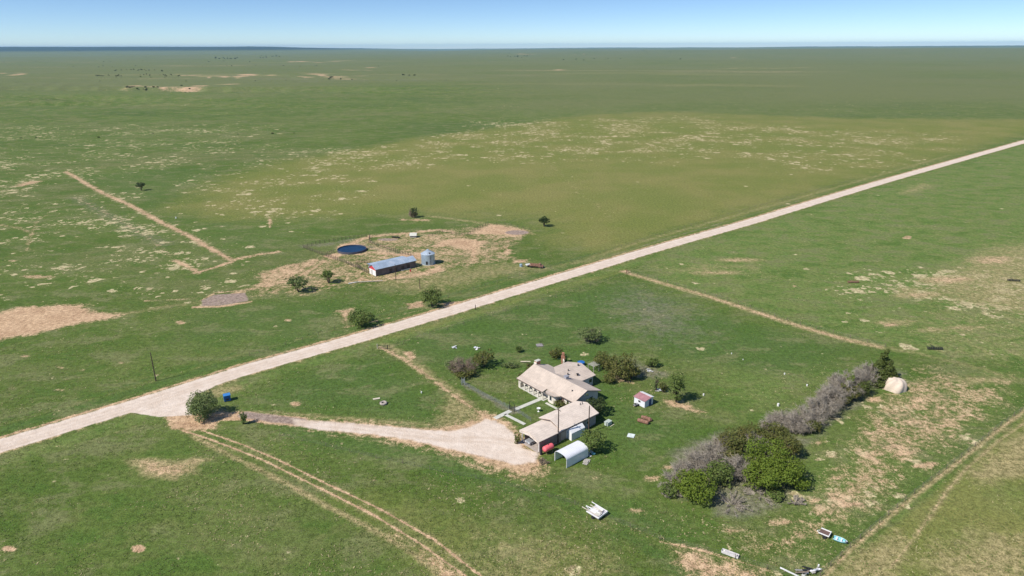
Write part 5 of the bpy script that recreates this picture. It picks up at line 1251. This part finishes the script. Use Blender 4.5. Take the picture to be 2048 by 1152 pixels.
def tufts(name, nn, rmin, rmax, hmin, hmax, m, label, cond, seed):
    r = np.random.default_rng(seed)
    a = np.radians(r.uniform(-43, 43, nn)); q = rmin * (rmax / rmin) ** r.uniform(0, 1, nn)
    x, y = q * np.sin(a), q * np.cos(a); M = masks(x, y)
    ok = (M[2] < .1) & cond(M, x, y, r); x, y = x[ok], y[ok]; k = len(x)
    h = r.uniform(hmin, hmax, k); vs = []
    for j in range(3):
        t = r.uniform(0, 6.28, k); w_ = h * r.uniform(.5, .9, k); dx, dy = np.cos(t) * w_, np.sin(t) * w_; lx, ly = r.normal(0, 1.3, k) * h, r.normal(0, 1.3, k) * h
        vs.append(np.stack([np.stack([x - dx * .5, y - dy * .5, h * 0 - .01], 1), np.stack([x + dx * .5, y + dy * .5, h * 0 - .01], 1), np.stack([x + dx * .7 + lx, y + dy * .7 + ly, h], 1), np.stack([x - dx * .7 + lx, y - dy * .7 + ly, h * .9], 1)], 1))
    V = np.stack(vs, 1).reshape(-1, 3)
    o = npmesh(name, V, np.arange(len(V)).reshape(-1, 4), m)
    tag(o, label, 'grass', kind='stuff')
cl = lambda x, y, sc, s_: fbm(x, y, sc, 3, s_)
tufts('grass_tufts', 80000, 92, 330, .06, .17, leafmat('grass_green', (.13, .19, .045), (.22, .28, .08), (.24, .25, .10), .4), 'scattered green grass tufts over the near pasture',
      lambda M, x, y, r: (cl(x, y, 9, 71) + r.uniform(-.12, .12, x.size) > .5) & (M[0] < .5), 41)
tufts('weeds', 42000, 92, 300, .06, .18, leafmat('grass_dry', (.45, .39, .19), (.60, .53, .29), (.36, .34, .16), .4), 'dry straw-coloured weeds standing in the pasture',
      lambda M, x, y, r: (cl(x, y, 14, 83) + .25 * np.maximum(M[1], np.maximum(M[6], M[0])) + r.uniform(-.15, .15, x.size) > .62) & (M[0] < .7) & (M[4] < .6), 42)

# distant shrubs along the eroded banks
proto_sh = []
for k in range(3):
    r = np.random.default_rng(900 + k)
    L = [(r.uniform(-2.5, 2.5), r.uniform(-2, 2), 2.0 + r.uniform(-.5, 1), 2.4, 2.2, 1.8) for _ in range(5)]
    v, f = leaves(r, L, 500, 1.0, .2); proto_sh.append((v, f))
pmesh = [npmesh('distant_shrub', v, f, LF['dark']) for v, f in proto_sh]
first = set()
def shrub(px, py, s):
    k = random.randrange(3)
    if k not in first: o = pmesh[k]; first.add(k)
    else: o = pmesh[k].copy(); C.objects.link(o)
    x, y = g(px, py); z = float(height(np.array([x]), np.array([y]))[0])
    o.location = (x, y, z - .3); o.scale = (s, s, s); o.rotation_euler = (0, 0, random.uniform(0, 6))
    tag(o, 'tiny dark shrub among the distant eroded banks near the horizon', 'shrub', 'distant shrubs near the horizon')
for x0, x1, y0, n_, s in ((190, 245, 152.5, 20, .55), (270, 300, 141, 6, .7), (280, 360, 152, 20, .55), (240, 320, 174, 16, .6), (330, 400, 175, 12, .6), (430, 475, 116, 22, 1.4), (520, 560, 113, 14, 1.4), (0, 800, 132, 16, .6), (100, 900, 160, 12, .45), (0, 500, 122, 10, .8), (600, 1400, 108, 16, 1.1), (865, 950, 101, 20, 2.0), (1010, 1060, 112, 12, 1.3), (190, 330, 141, 10, .8), (150, 165, 107, 4, 2.5), (640, 700, 154, 6, .8), (805, 830, 148, 4, 1.0), (20, 240, 275, 3, .3), (300, 600, 268, 4, .3), (1100, 1500, 118, 8, 1.2)):
    for _ in range(n_): shrub(random.uniform(x0, x1), y0 + random.gauss(0, 1.2 if s < 2 else .6), s * random.uniform(.6, 1.2))

# ------------------------------------------------------------------ haze: one closed box of even, thin air
def haze():
    b = MB().b2((-43500, -43500, -60), (43500, 43500, 245)).build('haze', None)
    b.data.materials.clear()
    m = bpy.data.materials.new('thin_haze'); m.use_nodes = True; t = m.node_tree; t.nodes.clear()
    o = t.nodes.new('ShaderNodeOutputMaterial'); p = t.nodes.new('ShaderNodeVolumePrincipled')
    p.inputs['Color'].default_value = (.34, .63, 1.0, 1); p.inputs['Density'].default_value = 2.3e-5
    p.inputs['Anisotropy'].default_value = .0
    t.links.new(p.outputs[0], o.inputs['Volume'])
    b.data.materials.append(m); tag(b, 'thin blue air haze over the distant plain', 'haze', kind='stuff')
haze()
